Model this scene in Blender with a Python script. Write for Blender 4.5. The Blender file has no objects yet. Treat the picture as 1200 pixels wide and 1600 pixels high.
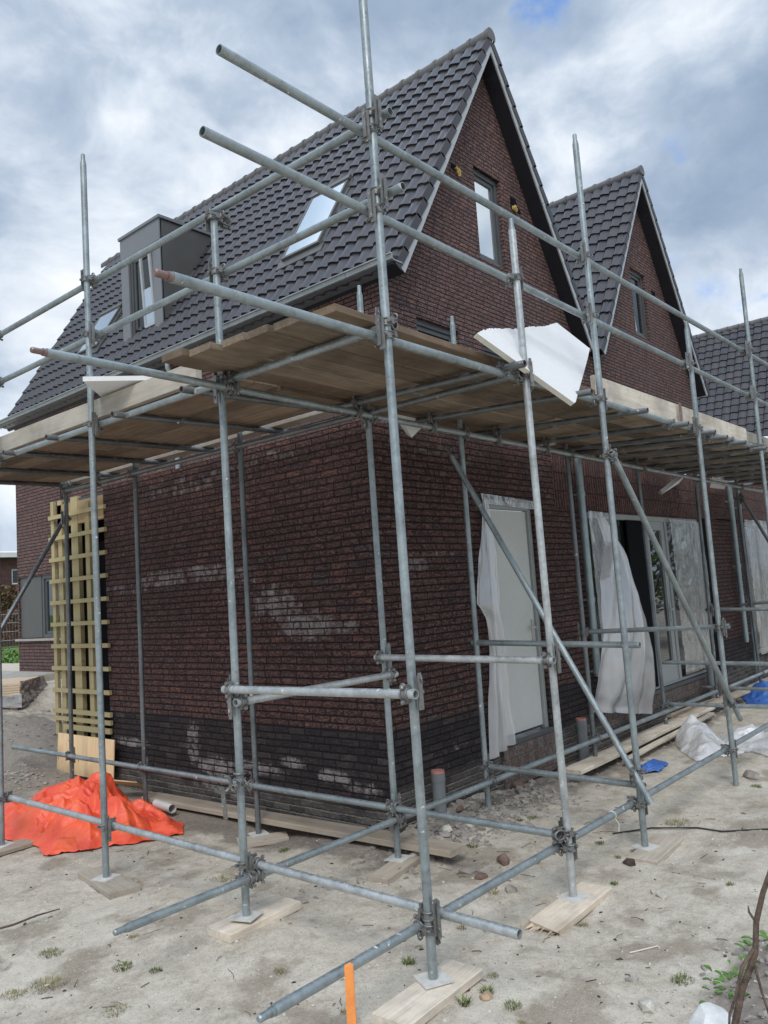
import bpy, bmesh, math, random
from mathutils import Vector, Matrix, noise
random.seed(7)
PI = math.pi
SC = bpy.context.scene
COL = SC.collection
V = Vector

# ------------------------------------------------------------------ helpers
class MB:
    """collects shapes into one mesh"""
    def __init__(s):
        s.v = []; s.f = []; s.sm = []; s.mi = []
    def add(s, vs, fs, smooth=False, mi=0):
        b = len(s.v); s.v += [tuple(q) for q in vs]
        for f in fs:
            s.f.append(tuple(i + b for i in f)); s.sm.append(smooth); s.mi.append(mi)
    def quad(s, a, b, c, d, mi=0): s.add([a, b, c, d], [(0, 1, 2, 3)], False, mi)
    def poly(s, pts, mi=0): s.add(pts, [tuple(range(len(pts)))], False, mi)
    def box(s, x0, x1, y0, y1, z0, z1, mi=0):
        s.add([(x0,y0,z0),(x1,y0,z0),(x1,y1,z0),(x0,y1,z0),(x0,y0,z1),(x1,y0,z1),(x1,y1,z1),(x0,y1,z1)],
              [(0,3,2,1),(4,5,6,7),(0,1,5,4),(1,2,6,5),(2,3,7,6),(3,0,4,7)], False, mi)
    def obox(s, o, ux, uy, uz, mi=0):
        """box from corner o spanned by three vectors"""
        o, ux, uy, uz = V(o), V(ux), V(uy), V(uz)
        p = [o, o+ux, o+ux+uy, o+uy]; p += [q+uz for q in p]
        fs = [(0,3,2,1),(4,5,6,7),(0,1,5,4),(1,2,6,5),(2,3,7,6),(3,0,4,7)]
        if ux.cross(uy).dot(uz) < 0: fs = [f[::-1] for f in fs]
        s.add(p, fs, False, mi)
    def bar(s, p0, p1, w, h, up=(0,0,1), mi=0):
        p0, p1, up = V(p0), V(p1), V(up)
        d = (p1-p0).normalized(); sd = d.cross(up).normalized(); u = sd.cross(d).normalized()
        s.obox(p0 - sd*w/2 - u*h/2, p1-p0, sd*w, u*h, mi)
    def prism(s, pts, vec, mi=0):
        n = len(pts); vec = V(vec); a = [V(q) for q in pts]; b = [q+vec for q in a]
        nrm = V((0,0,0))
        for i in range(n): nrm += a[i].cross(a[(i+1) % n])
        fs = [tuple(range(n))[::-1], tuple(range(n, 2*n))] + [(i, (i+1) % n, n+(i+1) % n, n+i) for i in range(n)]
        if nrm.dot(vec) < 0: fs = [f[::-1] for f in fs]
        s.add(a+b, fs, False, mi)
    def ring(s, c, ax, r, n=16, ref=None):
        ax = V(ax).normalized()
        e1 = (V(ref) if ref else (V((0,0,1)) if abs(ax.z) < .9 else V((1,0,0))))
        e1 = (e1 - ax*e1.dot(ax)).normalized(); e2 = ax.cross(e1)
        return [V(c) + (e1*math.cos(2*PI*i/n) + e2*math.sin(2*PI*i/n))*r for i in range(n)]
    def loft(s, rings, smooth=True, close=False, mi=0):
        n = len(rings[0]); vs = [q for r in rings for q in r]; fs = []
        for k in range(len(rings)-1):
            for i in range(n):
                j = (i+1) % n
                fs.append((k*n+i, k*n+j, (k+1)*n+j, (k+1)*n+i))
        s.add(vs, fs, smooth, mi)
    def cyl(s, p0, p1, r, n=14, r1=None, caps=True, mi=0):
        p0, p1 = V(p0), V(p1); ax = p1-p0; r1 = r if r1 is None else r1
        A = s.ring(p0, ax, r, n); B = s.ring(p1, ax, r1, n)
        s.loft([A, B], True, mi=mi)
        if caps: s.add(A, [tuple(range(n))[::-1]], False, mi); s.add(B, [tuple(range(n))], False, mi)
    def pipe(s, p0, p1, r, ri, n=16, bend=0, mi=0, rim=0):
        """hollow tube with open ends"""
        p0, p1 = V(p0), V(p1); ax = p1-p0; L = ax.length; d = ax/L
        k = max(1, int(L/1.2)); pts = [p0 + ax*(i/k) for i in range(k+1)]
        s.loft([s.ring(q, ax, r, n) for q in pts], True, mi=mi)
        for q, dr in ((p0, d), (p1, -d)):
            A = s.ring(q, ax, r, n); B = s.ring(q, ax, ri, n); Cn = s.ring(q+dr*.16, ax, ri, n)
            if dr == d: s.loft([B, A], False, mi=rim); s.loft([Cn, B], True, mi=rim); s.add(Cn, [tuple(range(n))[::-1]], False, mi)
            else: s.loft([A, B], False, mi=rim); s.loft([B, Cn], True, mi=rim); s.add(Cn, [tuple(range(n))], False, mi)
    def path(s, pts, r, n=10, mi=0):
        rs = []
        for i, q in enumerate(pts):
            a = V(pts[max(0, i-1)]); b = V(pts[min(len(pts)-1, i+1)])
            rr = r[i] if isinstance(r, (list, tuple)) else r
            rs.append(s.ring(q, b-a, rr, n, ref=(.31, .2, .93)))
        s.loft(rs, True, mi=mi)
        s.add(rs[0], [tuple(range(n))[::-1]], False, mi); s.add(rs[-1], [tuple(range(n))], False, mi)
    def torus(s, c, ax, R, r, n=16, m=6, a0=0, a1=2*PI, mi=0):
        ax = V(ax).normalized(); base = s.ring(c, ax, 1, 4); e1 = base[0]-V(c); e2 = ax.cross(e1)
        rings = []
        for i in range(n+1):
            t = a0 + (a1-a0)*i/n; d = e1*math.cos(t)+e2*math.sin(t)
            rings.append([V(c)+d*(R+r*math.cos(2*PI*j/m))+ax*(r*math.sin(2*PI*j/m)) for j in range(m)])
        s.loft(rings, True, mi=mi)
    def grid(s, P, smooth=True, mi=0, flip=False):
        nr = len(P); nc = len(P[0]); fs = []
        for i in range(nr-1):
            for j in range(nc-1):
                q = (i*nc+j, i*nc+j+1, (i+1)*nc+j+1, (i+1)*nc+j)
                fs.append(q[::-1] if flip else q)
        s.add([p for r in P for p in r], fs, smooth, mi)
    def mesh(s, name):
        me = bpy.data.meshes.new(name)
        me.from_pydata(s.v, [], s.f)
        me.polygons.foreach_set('use_smooth', s.sm)
        me.polygons.foreach_set('material_index', s.mi)
        me.update(); return me

WM = {}
def place(o, parent=None, mtx=None):
    m = mtx.copy() if mtx else Matrix.Identity(4)
    COL.objects.link(o); o.matrix_basis = m; WM[o.name] = m
    if parent is not None:
        o.parent = parent; o.matrix_parent_inverse = WM[parent.name].inverted()
    return o
def build(mb, name, mats, parent=None, mtx=None):
    me = mb.mesh(name) if isinstance(mb, MB) else mb
    if len(me.materials) == 0:
        for m in (mats if isinstance(mats, (list, tuple)) else [mats]): me.materials.append(m)
    return place(bpy.data.objects.new(name, me), parent, mtx)
def tag(o, label, cat, group=None):
    o['label'] = label; o['category'] = cat
    if group: o['group'] = group
    return o
def empty(name, loc, label, cat, group=None):
    o = bpy.data.objects.new(name, None); o.empty_display_size = .2
    place(o, None, Matrix.Translation(V(loc)))
    return tag(o, label, cat, group)
def kind(o, k): o['kind'] = k; return o

# ------------------------------------------------------------------ materials
class G:
    def __init__(s, name):
        s.m = bpy.data.materials.new(name); s.m.use_nodes = True; s.t = s.m.node_tree
        s.b = s.t.nodes['Principled BSDF']; s.out = s.t.nodes['Material Output']
    def node(s, ty, **kw):
        n = s.t.nodes.new(ty)
        for k, v in kw.items(): setattr(n, k, v)
        return n
    def put(s, sock, v):
        if v is None: return
        if hasattr(v, 'is_output') or isinstance(v, bpy.types.NodeSocket): s.t.links.new(v, sock)
        else:
            if isinstance(v, (tuple, list)) and len(v) == 3 and sock.type == 'RGBA': v = (*v, 1)
            sock.default_value = v
    def math(s, op, a, b=None, c=None, clamp=False):
        n = s.node('ShaderNodeMath', operation=op, use_clamp=clamp)
        s.put(n.inputs[0], a); s.put(n.inputs[1], b); s.put(n.inputs[2], c); return n.outputs[0]
    def mix(s, f, a, b, mode='MIX'):
        n = s.node('ShaderNodeMix', data_type='RGBA', blend_type=mode)
        s.put(n.inputs[0], f); s.put(n.inputs[6], a); s.put(n.inputs[7], b); return n.outputs[2]
    def noise(s, vec, scale, detail=4, rough=.55, dist=0, out=0):
        n = s.node('ShaderNodeTexNoise'); s.put(n.inputs['Vector'], vec); n.inputs['Scale'].default_value = scale
        n.inputs['Detail'].default_value = detail; n.inputs['Roughness'].default_value = rough; n.inputs['Distortion'].default_value = dist
        return n.outputs[out]
    def vor(s, vec, scale, feature='F1', out=0):
        n = s.node('ShaderNodeTexVoronoi', feature=feature); s.put(n.inputs['Vector'], vec); n.inputs['Scale'].default_value = scale
        return n.outputs[out]
    def white(s, vec, dims='3D', out=0):
        n = s.node('ShaderNodeTexWhiteNoise', noise_dimensions=dims)
        s.put(n.inputs['W' if dims == '1D' else 'Vector'], vec); return n.outputs[out]
    def ss(s, x, a, b, lo=0., hi=1.):
        n = s.node('ShaderNodeMapRange', interpolation_type='SMOOTHSTEP')
        s.put(n.inputs[0], x); n.inputs[1].default_value = a; n.inputs[2].default_value = b
        n.inputs[3].default_value = lo; n.inputs[4].default_value = hi; return n.outputs[0]
    def ramp(s, f, stops, mode='LINEAR'):
        n = s.node('ShaderNodeValToRGB'); n.color_ramp.interpolation = mode; e = n.color_ramp.elements
        while len(e) < len(stops): e.new(.5)
        for i, (p, c) in enumerate(stops): e[i].position = p; e[i].color = (*c, 1)
        s.put(n.inputs[0], f); return n.outputs[0]
    def vmul(s, vec, v):
        n = s.node('ShaderNodeVectorMath', operation='MULTIPLY'); s.put(n.inputs[0], vec); n.inputs[1].default_value = v; return n.outputs[0]
    def vadd(s, vec, v):
        n = s.node('ShaderNodeVectorMath', operation='ADD'); s.put(n.inputs[0], vec); s.put(n.inputs[1], v); return n.outputs[0]
    def comb(s, x, y, z):
        n = s.node('ShaderNodeCombineXYZ'); s.put(n.inputs[0], x); s.put(n.inputs[1], y); s.put(n.inputs[2], z); return n.outputs[0]
    def sep(s, v):
        n = s.node('ShaderNodeSeparateXYZ'); s.put(n.inputs[0], v); return n.outputs
    def obj(s): return s.node('ShaderNodeTexCoord').outputs['Object']
    def rnd(s): return s.node('ShaderNodeObjectInfo').outputs['Random']
    def bump(s, h, dist=.01, strength=1., nrm=None):
        n = s.node('ShaderNodeBump'); n.inputs['Distance'].default_value = dist; n.inputs['Strength'].default_value = strength
        s.put(n.inputs['Height'], h); s.put(n.inputs['Normal'], nrm); return n.outputs[0]
    def set(s, color=None, rough=None, metal=None, normal=None, spec=None, **kw):
        s.put(s.b.inputs['Base Color'], color); s.put(s.b.inputs['Roughness'], rough); s.put(s.b.inputs['Metallic'], metal)
        s.put(s.b.inputs['Normal'], normal); s.put(s.b.inputs['Specular IOR Level'], spec)
        for k, v in kw.items(): s.put(s.b.inputs[k.replace('_', ' ')], v)
        return s.m

def plain(name, c, rough=.6, metal=0., var=.12, scale=6., bump=0., spec=.5):
    g = G(name); o = g.vadd(g.obj(), g.comb(g.math('MULTIPLY', g.rnd(), 37.), 0., 0.))
    n = g.noise(o, scale, 5, .6); n2 = g.noise(o, scale*9, 3, .6)
    f = g.math('ADD', g.math('MULTIPLY', n, .7), g.math('MULTIPLY', n2, .3))
    lo = tuple(x*(1-var*2) for x in c); hi = tuple(min(1, x*(1+var*2)) for x in c)
    col = g.ramp(f, [(.3, lo), (.7, hi)])
    return g.set(col, g.ss(n, .3, .7, max(.02, rough-.08), min(1, rough+.08)), metal, g.bump(f, .01, bump) if bump else None, spec)

def brick_mat(name, soldier=False, gray=0., plinth=None, effl=(), lowpale=None, tint=1.0, h=.0622, L=.208, patch=0.):
    g = G(name); o = g.obj(); x, y, z = g.sep(o)[:3]
    nx = g.math('ABSOLUTE', g.sep(g.node('ShaderNodeNewGeometry').outputs['Normal'])[0])
    side = g.math('GREATER_THAN', nx, .5)
    s0 = g.math('ADD', g.math('MULTIPLY', y, side), g.math('MULTIPLY', x, g.math('SUBTRACT', 1., side)))
    wob = g.math('MULTIPLY', g.math('SUBTRACT', g.noise(o, 2.2, 2), .5), .012)
    wob2 = g.math('MULTIPLY', g.math('SUBTRACT', g.noise(o, 19, 3), .5), .017)
    zz = g.math('ADD', g.math('ADD', z, wob), wob2); ss_ = g.math('ADD', s0, g.math('MULTIPLY', wob2, 1.2))
    if soldier: zz, ss_ = ss_, zz
    row = g.math('FLOOR', g.math('DIVIDE', zz, h))
    off = g.math('MULTIPLY', g.white(row, '1D'), 3.7) if not soldier else g.math('MULTIPLY', row, .0)
    u = g.math('ADD', g.math('DIVIDE', ss_, L), off); colm = g.math('FLOOR', u)
    fu = g.math('MULTIPLY', g.math('FRACT', u), L); fz = g.math('MULTIPLY', g.math('FRACT', g.math('DIVIDE', zz, h)), h)
    du = g.math('MINIMUM', fu, g.math('SUBTRACT', L, fu)); dz = g.math('MINIMUM', fz, g.math('SUBTRACT', h, fz))
    d = g.math('MINIMUM', g.math('MULTIPLY', du, 1.45), dz)
    dn = g.math('ADD', d, g.math('MULTIPLY', g.math('SUBTRACT', g.noise(o, 90, 2), .5), .005))
    mort = g.ss(dn, .003, .0085, 1., 0.)
    idv = g.comb(colm, row, side); r1 = g.white(idv); r2 = g.white(g.vadd(idv, (7.3, 2.1, 5.5)))
    k = tint
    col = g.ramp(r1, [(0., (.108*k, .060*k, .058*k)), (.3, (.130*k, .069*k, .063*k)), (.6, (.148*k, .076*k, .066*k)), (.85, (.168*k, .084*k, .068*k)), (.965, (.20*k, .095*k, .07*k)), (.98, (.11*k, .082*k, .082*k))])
    stretch = g.vmul(o, (1, 1, 2.6)) if not soldier else g.vmul(o, (2.6, 2.6, 1))
    nz = g.noise(stretch, 26, 6, .68); nf = g.noise(o, 130, 4, .7)
    cre = g.math('ABSOLUTE', g.math('SUBTRACT', g.noise(g.vadd(stretch, g.comb(r1, r2, r1)), 15, 4, .6, .8), .5))
    crease = g.ss(cre, .0, .055, 1., 0.)
    col = g.mix(g.ss(nz, .40, .66, .0, .8), col, g.mix(.6, col, (.27*k, .155*k, .135*k)))  # relief shading put into the colour: lighter highs here, darker lows below
    col = g.mix(g.ss(nz, .50, .34, 0., .42), col, (.040*k, .022*k, .023*k))
    col = g.mix(g.math('MULTIPLY', g.ss(nf, .45, .75), .5), col, (.03*k, .02*k, .022*k))
    col = g.mix(g.math('MULTIPLY', crease, .75), col, (.020, .012, .013))  # shade in the creases painted dark, as the bump shades weakly
    if gray: col = g.mix(gray, col, (.19, .155, .15))
    if patch:
        pn = g.ss(g.noise(o, .8, 3), .5, .75); col = g.mix(g.math('MULTIPLY', pn, patch), col, (.2, .16, .15))
    mcol = (.020, .015, .016)
    if plinth is not None:
        pz = g.ss(g.math('ADD', zz, 0.), plinth-.002, plinth+.002, 1., 0.)
        dark = g.ramp(r1, [(0., (.033, .027, .030)), (.5, (.046, .036, .038)), (.85, (.060, .045, .045)), (1., (.085, .07, .07))])
        dark = g.mix(g.ss(nz, .45, .75, 0., .55), dark, (.10, .085, .083))
        col = g.mix(pz, col, dark)
    mcol_s = mcol
    if lowpale is not None:
        lp = g.math('MULTIPLY', g.ss(g.math('ADD', z, g.math('MULTIPLY', g.math('SUBTRACT', g.noise(o, 2.3, 3), .5), .35)), lowpale-.04, lowpale+.1, 1., 0.), 1.)
        col = g.mix(g.math('MULTIPLY', lp, .7), col, g.ramp(r2, [(0., (.10, .09, .085)), (1., (.24, .215, .20))]))
        mcol_s = g.mix(lp, mcol, (.30, .28, .24))
    if effl:
        tot = None
        for (es, ez, ea, eb, st) in effl:
            q = g.math('ADD', g.math('POWER', g.math('DIVIDE', g.math('SUBTRACT', s0, es), ea), 2.), g.math('POWER', g.math('DIVIDE', g.math('SUBTRACT', z, ez), eb), 2.))
            e = g.math('MULTIPLY', g.ss(q, 0., 2.2, 1., 0.), st)
            tot = e if tot is None else g.math('MAXIMUM', tot, e)
        w = g.math('ADD', tot, g.math('ADD', g.math('MULTIPLY', g.math('SUBTRACT', r2, .5), .25), g.math('MULTIPLY', g.math('SUBTRACT', g.noise(o, 9, 6, .75), .5), 2.6)))
        w = g.math('MULTIPLY', g.ss(w, .32, 1.12), g.ss(tot, .02, .3))
        col = g.mix(g.math('MULTIPLY', w, .78), col, (.48, .43, .42))
    col = g.mix(mort, col, mcol_s)
    hgt = g.math('ADD', g.math('MULTIPLY', g.ss(dn, .001, .013), 1.), g.math('MULTIPLY', nz, .55))
    hgt = g.math('ADD', hgt, g.math('MULTIPLY', r2, .35)); hgt = g.math('SUBTRACT', hgt, g.math('MULTIPLY', crease, .45))
    hgt = g.math('ADD', hgt, g.math('MULTIPLY', nf, .05))
    return g.set(col, .82, 0., g.bump(hgt, .018, 1.), .3)

def galv_mat(name, base=(.33, .375, .385), rust=.0, dirt=.55):
    g = G(name); r = g.rnd(); o = g.vadd(g.obj(), g.comb(g.math('MULTIPLY', r, 51.), g.math('MULTIPLY', r, 17.), 0.))
    n = g.noise(o, 5, 6, .62); n2 = g.noise(o, 34, 5, .7); n3 = g.noise(o, 14, 4, .65)
    f = g.math('ADD', g.math('MULTIPLY', n, .6), g.math('MULTIPLY', n2, .4))
    b = base
    col = g.ramp(f, [(.3, tuple(x*.55 for x in b)), (.5, b), (.72, tuple(min(1, x*1.45) for x in b))])
    dk = g.math('MULTIPLY', g.ss(n3, .56, .7), dirt); col = g.mix(dk, col, (.20, .205, .19))
    spl = g.ss(g.noise(g.vadd(o, (3.1, 9.2, 4.4)), 24, 3, .62), .66, .69)      # dried mortar splashes
    spl2 = g.ss(g.noise(g.vadd(o, (13.1, .2, 8.4)), 3, 2, .5), .42, .6)
    sp = g.math('MULTIPLY', spl, spl2); col = g.mix(sp, col, (.72, .71, .66))
    if rust: col = g.mix(g.math('MULTIPLY', g.ss(n3, .35, .6), rust), col, (.22, .10, .075))
    met = g.math('MULTIPLY', g.math('SUBTRACT', 1., g.math('MAXIMUM', sp, dk)), .7)
    hgt = g.math('ADD', g.math('MULTIPLY', n2, .5), sp)
    return g.set(col, g.ss(n2, .3, .7, .38, .62), met, g.bump(hgt, .003, .5), .5)

def wood_mat(name, a, b, c, grain=1., knots=True, dirt=0., rough=.85, ks=2., kr=.03):
    g = G(name); r = g.rnd(); o = g.vadd(g.obj(), g.comb(g.math('MULTIPLY', r, 91.), g.math('MULTIPLY', r, 23.), g.math('MULTIPLY', r, 11.)))
    n = g.noise(g.vmul(o, (1.2, 14, 14)), 2.2, 5, .6, .4); n2 = g.noise(g.vmul(o, (2, 60, 60)), 2.5, 4, .65); big = g.noise(o, 1.6, 3)
    f = g.math('ADD', g.math('MULTIPLY', n, .6), g.math('MULTIPLY', n2, .4))
    col = g.ramp(f, [(.28, a), (.5, b), (.72, c)])
    tint = g.ss(g.white(g.math('MULTIPLY', r, 100.), '1D'), 0, 1, .55, 1.4)
    col = g.mix(1., col, g.comb(tint, tint, tint), 'MULTIPLY')
    col = g.mix(g.ss(big, .42, .7, 0., .55), col, tuple(x*.5 for x in a)); col = g.mix(g.math('MULTIPLY', g.ss(g.white(g.math('MULTIPLY', r, 333.), '1D'), .4, 1.), .4), col, g.mix(.5, col, (b[0]*1.25, b[1]*.95, b[2]*.7)))
    if knots:
        kd = g.vor(g.vmul(o, (1, 3. if ks < 3 else 1.3, 3. if ks < 3 else 0.)), ks); col = g.mix(g.ss(kd, kr, kr*2.2, .8, 0.), col, (a[0]*.35, a[1]*.3, a[2]*.28))
    if dirt: col = g.mix(g.math('MULTIPLY', g.ss(g.noise(o, 7, 5, .7), .45, .65), dirt), col, (.42, .40, .36))
    return g.set(col, rough, 0., g.bump(f, .004, .6*grain), .25)

M = {}
M['galv'] = galv_mat('galvanised_tube')
M['galv_bright'] = galv_mat('galvanised_tube_bright', (.50, .525, .525), dirt=.25)
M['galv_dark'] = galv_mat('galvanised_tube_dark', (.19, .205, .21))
M['iron'] = galv_mat('coupler_iron', (.25, .26, .255), rust=.15, dirt=.6)
M['rust'] = galv_mat('rusty_spigot', (.32, .25, .24), rust=.45)
M['plate'] = plain('base_plate_zinc', (.62, .61, .575), .7, .05, .12, 20)
M['plank'] = wood_mat('weathered_plank', (.135, .10, .07), (.215, .165, .118), (.31, .25, .185), dirt=.10)
M['plank_pale'] = wood_mat('pale_toe_board', (.36, .325, .27), (.50, .46, .39), (.62, .58, .50), dirt=.5)
M['sole'] = wood_mat('grey_ground_board', (.40, .34, .265), (.575, .50, .405), (.70, .625, .52), dirt=.35)
M['lath'] = wood_mat('green_impregnated_lath', (.74, .60, .30), (.88, .74, .41), (.92, .81, .52), grain=.5)
M['ply'] = wood_mat('pine_plywood', (.62, .42, .22), (.74, .53, .31), (.82, .62, .40), grain=.4, ks=6.5, kr=.06)
M['brick_side'] = brick_mat('brick_ground_floor_side', plinth=.766, lowpale=.10, effl=[(3.7,2.13,.5,.07,.55),(3.0,2.19,.55,.09,.8),(2.3,2.2,.4,.09,.75),(1.75,2.14,.3,.10,.6),(1.28,1.86,.34,.16,.75),(.84,1.64,.4,.13,.8),(.4,1.62,.2,.08,.6),(2.6,3.15,.9,.10,.55),(1.3,3.2,.6,.08,.5),(3.8,.43,.4,.05,.85),(2.62,.5,.12,.22,.7),(2.25,.3,.3,.10,.95),(1.7,.34,.45,.06,.85),(1.15,.43,.18,.05,.9),(.62,.36,.22,.06,.95),(.28,.29,.2,.06,.8),(2.2,.12,.45,.09,.6)])
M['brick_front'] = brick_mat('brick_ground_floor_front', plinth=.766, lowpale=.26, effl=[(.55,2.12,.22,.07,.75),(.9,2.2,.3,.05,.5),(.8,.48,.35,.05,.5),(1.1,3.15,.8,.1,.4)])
M['brick_up'] = brick_mat('brick_upper', tint=1.5, patch=.25, gray=.22)  # same brick as below, its brighter light put into the tint
M['brick_soldier'] = brick_mat('brick_soldier_course', soldier=True, tint=1.15)
M['brick_row'] = brick_mat('brick_rowlock_sill', soldier=True, tint=2.6, h=.066, lowpale=.5, gray=.35)
M['brick_row_pale'] = brick_mat('pale_rowlock_block', soldier=True, tint=3.2, h=.095, lowpale=.6, gray=.3)
M['brick_old'] = brick_mat('brick_old_building', tint=1.3)
def tile_mat():
    g = G('glazed_roof_tile'); o = g.obj(); x, y, z = g.sep(o)[:3]; n = g.noise(o, 3, 4); n2 = g.noise(o, 60, 3)
    idv = g.comb(g.math('FLOOR', g.math('DIVIDE', g.math('SUBTRACT', y, 1.306), .204)), g.math('FLOOR', g.math('DIVIDE', g.math('SUBTRACT', z, 5.735), .2613)), 0.)
    rr = g.white(idv)
    col = g.ramp(g.math('ADD', g.math('MULTIPLY', rr, .6), g.math('MULTIPLY', n, .4)), [(.2, (.026, .023, .027)), (.5, (.037, .033, .038)), (.85, (.052, .046, .051))])
    col = g.mix(g.math('MULTIPLY', g.ss(g.noise(g.vmul(o, (1, 5, 1)), 5, 5, .65), .55, .75), .35), col, (.10, .092, .09))
    return g.set(col, g.ss(g.math('ADD', g.math('MULTIPLY', n2, .5), g.math('MULTIPLY', rr, .5)), .3, .7, .33, .46), 0., g.bump(n2, .002, .3), .5)
M['tile'] = tile_mat()
M['ridge'] = plain('ridge_tile', (.135, .13, .13), .6, 0, .15, 8)
M['fascia'] = plain('pale_grey_fascia', (.40, .425, .44), .4, 0, .04, 4)
M['soffit'] = plain('dark_soffit', (.017, .017, .024), .55, 0, .06, 4)
M['zinc'] = plain('zinc_gutter', (.36, .375, .38), .42, .5, .14, 5)
M['zinc_pipe'] = plain('zinc_downpipe', (.34, .41, .42), .42, .4, .14, 5)
M['anthra'] = plain('anthracite_frame', (.085, .092, .095), .4, 0, .05, 5)
M['panel'] = plain('dark_grey_panel', (.095, .095, .092), .42, 0, .04, 3)
M['panel_light'] = plain('mid_grey_panel', (.19, .20, .215), .4, 0, .04, 3)
M['door'] = plain('pale_grey_door', (.60, .615, .575), .45, 0, .03, 3)
M['frame_grey'] = plain('grey_door_frame', (.34, .36, .355), .45, 0, .05, 4)
M['alu'] = plain('alu_handle', (.6, .6, .58), .35, .7, .05, 9)
M['black'] = plain('black_membrane_shade', (.010, .010, .012), .9, 0, .2, 6, 0., .08)  # membrane, also painted shade in the recesses and the patio opening
M['foam'] = plain('white_foam', (.80, .80, .80), .85, 0, .03, 40, .15)
M['foam_cream'] = plain('cream_foam_edge', (.74, .71, .62), .85, 0, .05, 30, .3)
M['concrete'] = plain('pale_concrete', (.40, .38, .34), .9, 0, .15, 9, .4)
M['pvc'] = plain('grey_pvc', (.20, .215, .225), .5, 0, .08, 7)
M['pvc_red'] = plain('red_pipe_cap', (.52, .23, .20), .6, 0, .1, 12)
M['pvc_white'] = plain('white_pvc', (.62, .61, .59), .5, 0, .06, 9)
def glass(name, c, metal, rough=.03, ior=1.5):
    g = G(name); n = g.noise(g.obj(), 1.7, 2)
    return g.set(c, rough, metal, g.bump(n, .01, .05), .5, IOR=ior)
M['glass_sky'] = glass('roof_window_glass', (.72, .77, .80), .85, .06)
M['glass'] = glass('window_glass', (.012, .014, .016), 0., .02, 2.3)
M['glass_dark'] = glass('dark_window_glass', (.01, .012, .014), 0., .03, 1.6)
def tarp_mat(name, c, c2, rough=.45, trans=.15, scale=7.):
    g = G(name); o = g.obj(); n = g.noise(o, scale, 5, .6, .6); v = g.vor(o, scale*1.3, 'DISTANCE_TO_EDGE')
    col = g.ramp(n, [(.3, c2), (.6, c)]); f = g.math('ADD', n, g.math('MULTIPLY', g.ss(v, 0., .12), .25))
    w = g.node('ShaderNodeTexWave'); w.inputs['Scale'].default_value = 60
    return g.set(col, rough, 0., g.bump(f, .03, .55), .5)
M['orange'] = tarp_mat('orange_tarpaulin', (.90, .135, .05), (.82, .075, .045), .45, 0, 4.)
M['blue'] = tarp_mat('blue_plastic', (.05, .16, .50), (.04, .11, .38), .35)
def film_mat(name, alpha, white=.8, rough=.12, bump=.6, scale=5., gloss=.25, dist=.03, zs=.3):
    g = G(name); o = g.obj()
    n = g.noise(g.vmul(o, (1.6, 1.6, zs)), scale, 4, .55, 1.0); n2 = g.noise(o, scale*4, 4, .6, .8)
    nb = g.bump(g.math('ADD', n, g.math('MULTIPLY', n2, .2)), dist, bump)
    g.set((white, white, white*1.01), rough, 0., nb, .7)
    g.b.inputs['Coat Weight'].default_value = 1.; g.b.inputs['Coat Roughness'].default_value = rough*.6; g.put(g.b.inputs['Coat Normal'], nb)
    tr = g.node('ShaderNodeBsdfTransparent'); tl = g.node('ShaderNodeBsdfTranslucent'); tl.inputs[0].default_value = (white, white, white, 1)
    gl = g.node('ShaderNodeBsdfGlossy'); gl.inputs['Roughness'].default_value = rough; g.put(gl.inputs['Normal'], nb); gl.inputs[0].default_value = (1, 1, 1, 1)
    def mx(f, a, b):
        m_ = g.node('ShaderNodeMixShader'); g.put(m_.inputs[0], f); g.t.links.new(a, m_.inputs[1]); g.t.links.new(b, m_.inputs[2]); return m_.outputs[0]
    m1 = mx(.35, g.b.outputs[0], tl.outputs[0]); m2 = mx(gloss, m1, gl.outputs[0])
    fac = g.math('MULTIPLY', g.ss(n, .3, .66, 1.15, .85), alpha, clamp=True)
    m3 = mx(fac, m2, tr.outputs[0])
    g.t.links.new(m3, g.out.inputs['Surface']); return g.m
M['film'] = film_mat('hanging_plastic_film', .30, .99, .12, .8, 3.5, .18, .02, .2)
M['film_tight'] = film_mat('taped_plastic_film', .46, .97, .05, 1., 3.4, .5, .03, .8)
M['bag'] = film_mat('crumpled_white_bag', .10, .97, .25, .8, 9., .06, .02, .8)
M['straw'] = plain('pale_rope', (.7, .66, .55), .8, 0, .1, 9)
M['white'] = plain('white_paint', (.72, .72, .70), .6, 0, .04, 4)
M['stake'] = plain('orange_stake_paint', (.93, .30, .075), .6, 0, .10, 14, .3)
M['bark'] = plain('dead_bark', (.12, .085, .065), .9, 0, .45, 22, .8)
M['rock'] = plain('grey_rubble', (.33, .30, .27), .95, 0, .25, 14, .8)
M['rock_pale'] = plain('pale_pebble', (.55, .52, .46), .95, 0, .2, 20, .5)
M['rock_dark'] = plain('dark_crumb', (.075, .05, .042), .95, 0, .3, 20, .5)
M['rock_red'] = plain('red_brick_bit', (.18, .115, .095), .95, 0, .25, 20, .8)
M['chalk'] = plain('white_limestone', (.66, .66, .64), .9, 0, .12, 12, .6)
M['grass'] = plain('green_weed', (.13, .17, .045), .7, 0, .35, 11)
M['grass_fresh'] = plain('fresh_green_leaf', (.10, .22, .035), .6, 0, .3, 9)
M['grass_dry'] = plain('dry_grass', (.27, .25, .12), .8, 0, .3, 11)
M['insul'] = plain('yellow_insulation', (.55, .40, .14), .9, 0, .2, 30, .6)
M['cable'] = plain('black_cable', (.03, .03, .032), .6)
M['roofing'] = plain('grey_roofing', (.09, .09, .095), .85, 0, .15, 8)
M['film_grey'] = film_mat('silvery_plastic_wrap', .08, .30, .12, 1., 6.)
M['board_tan'] = plain('tan_building_board', (.60, .47, .33), .8, 0, .05, 3)
M['tan'] = plain('tan_brick', (.42, .30, .20), .9, 0, .2, 20, .6)
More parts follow.
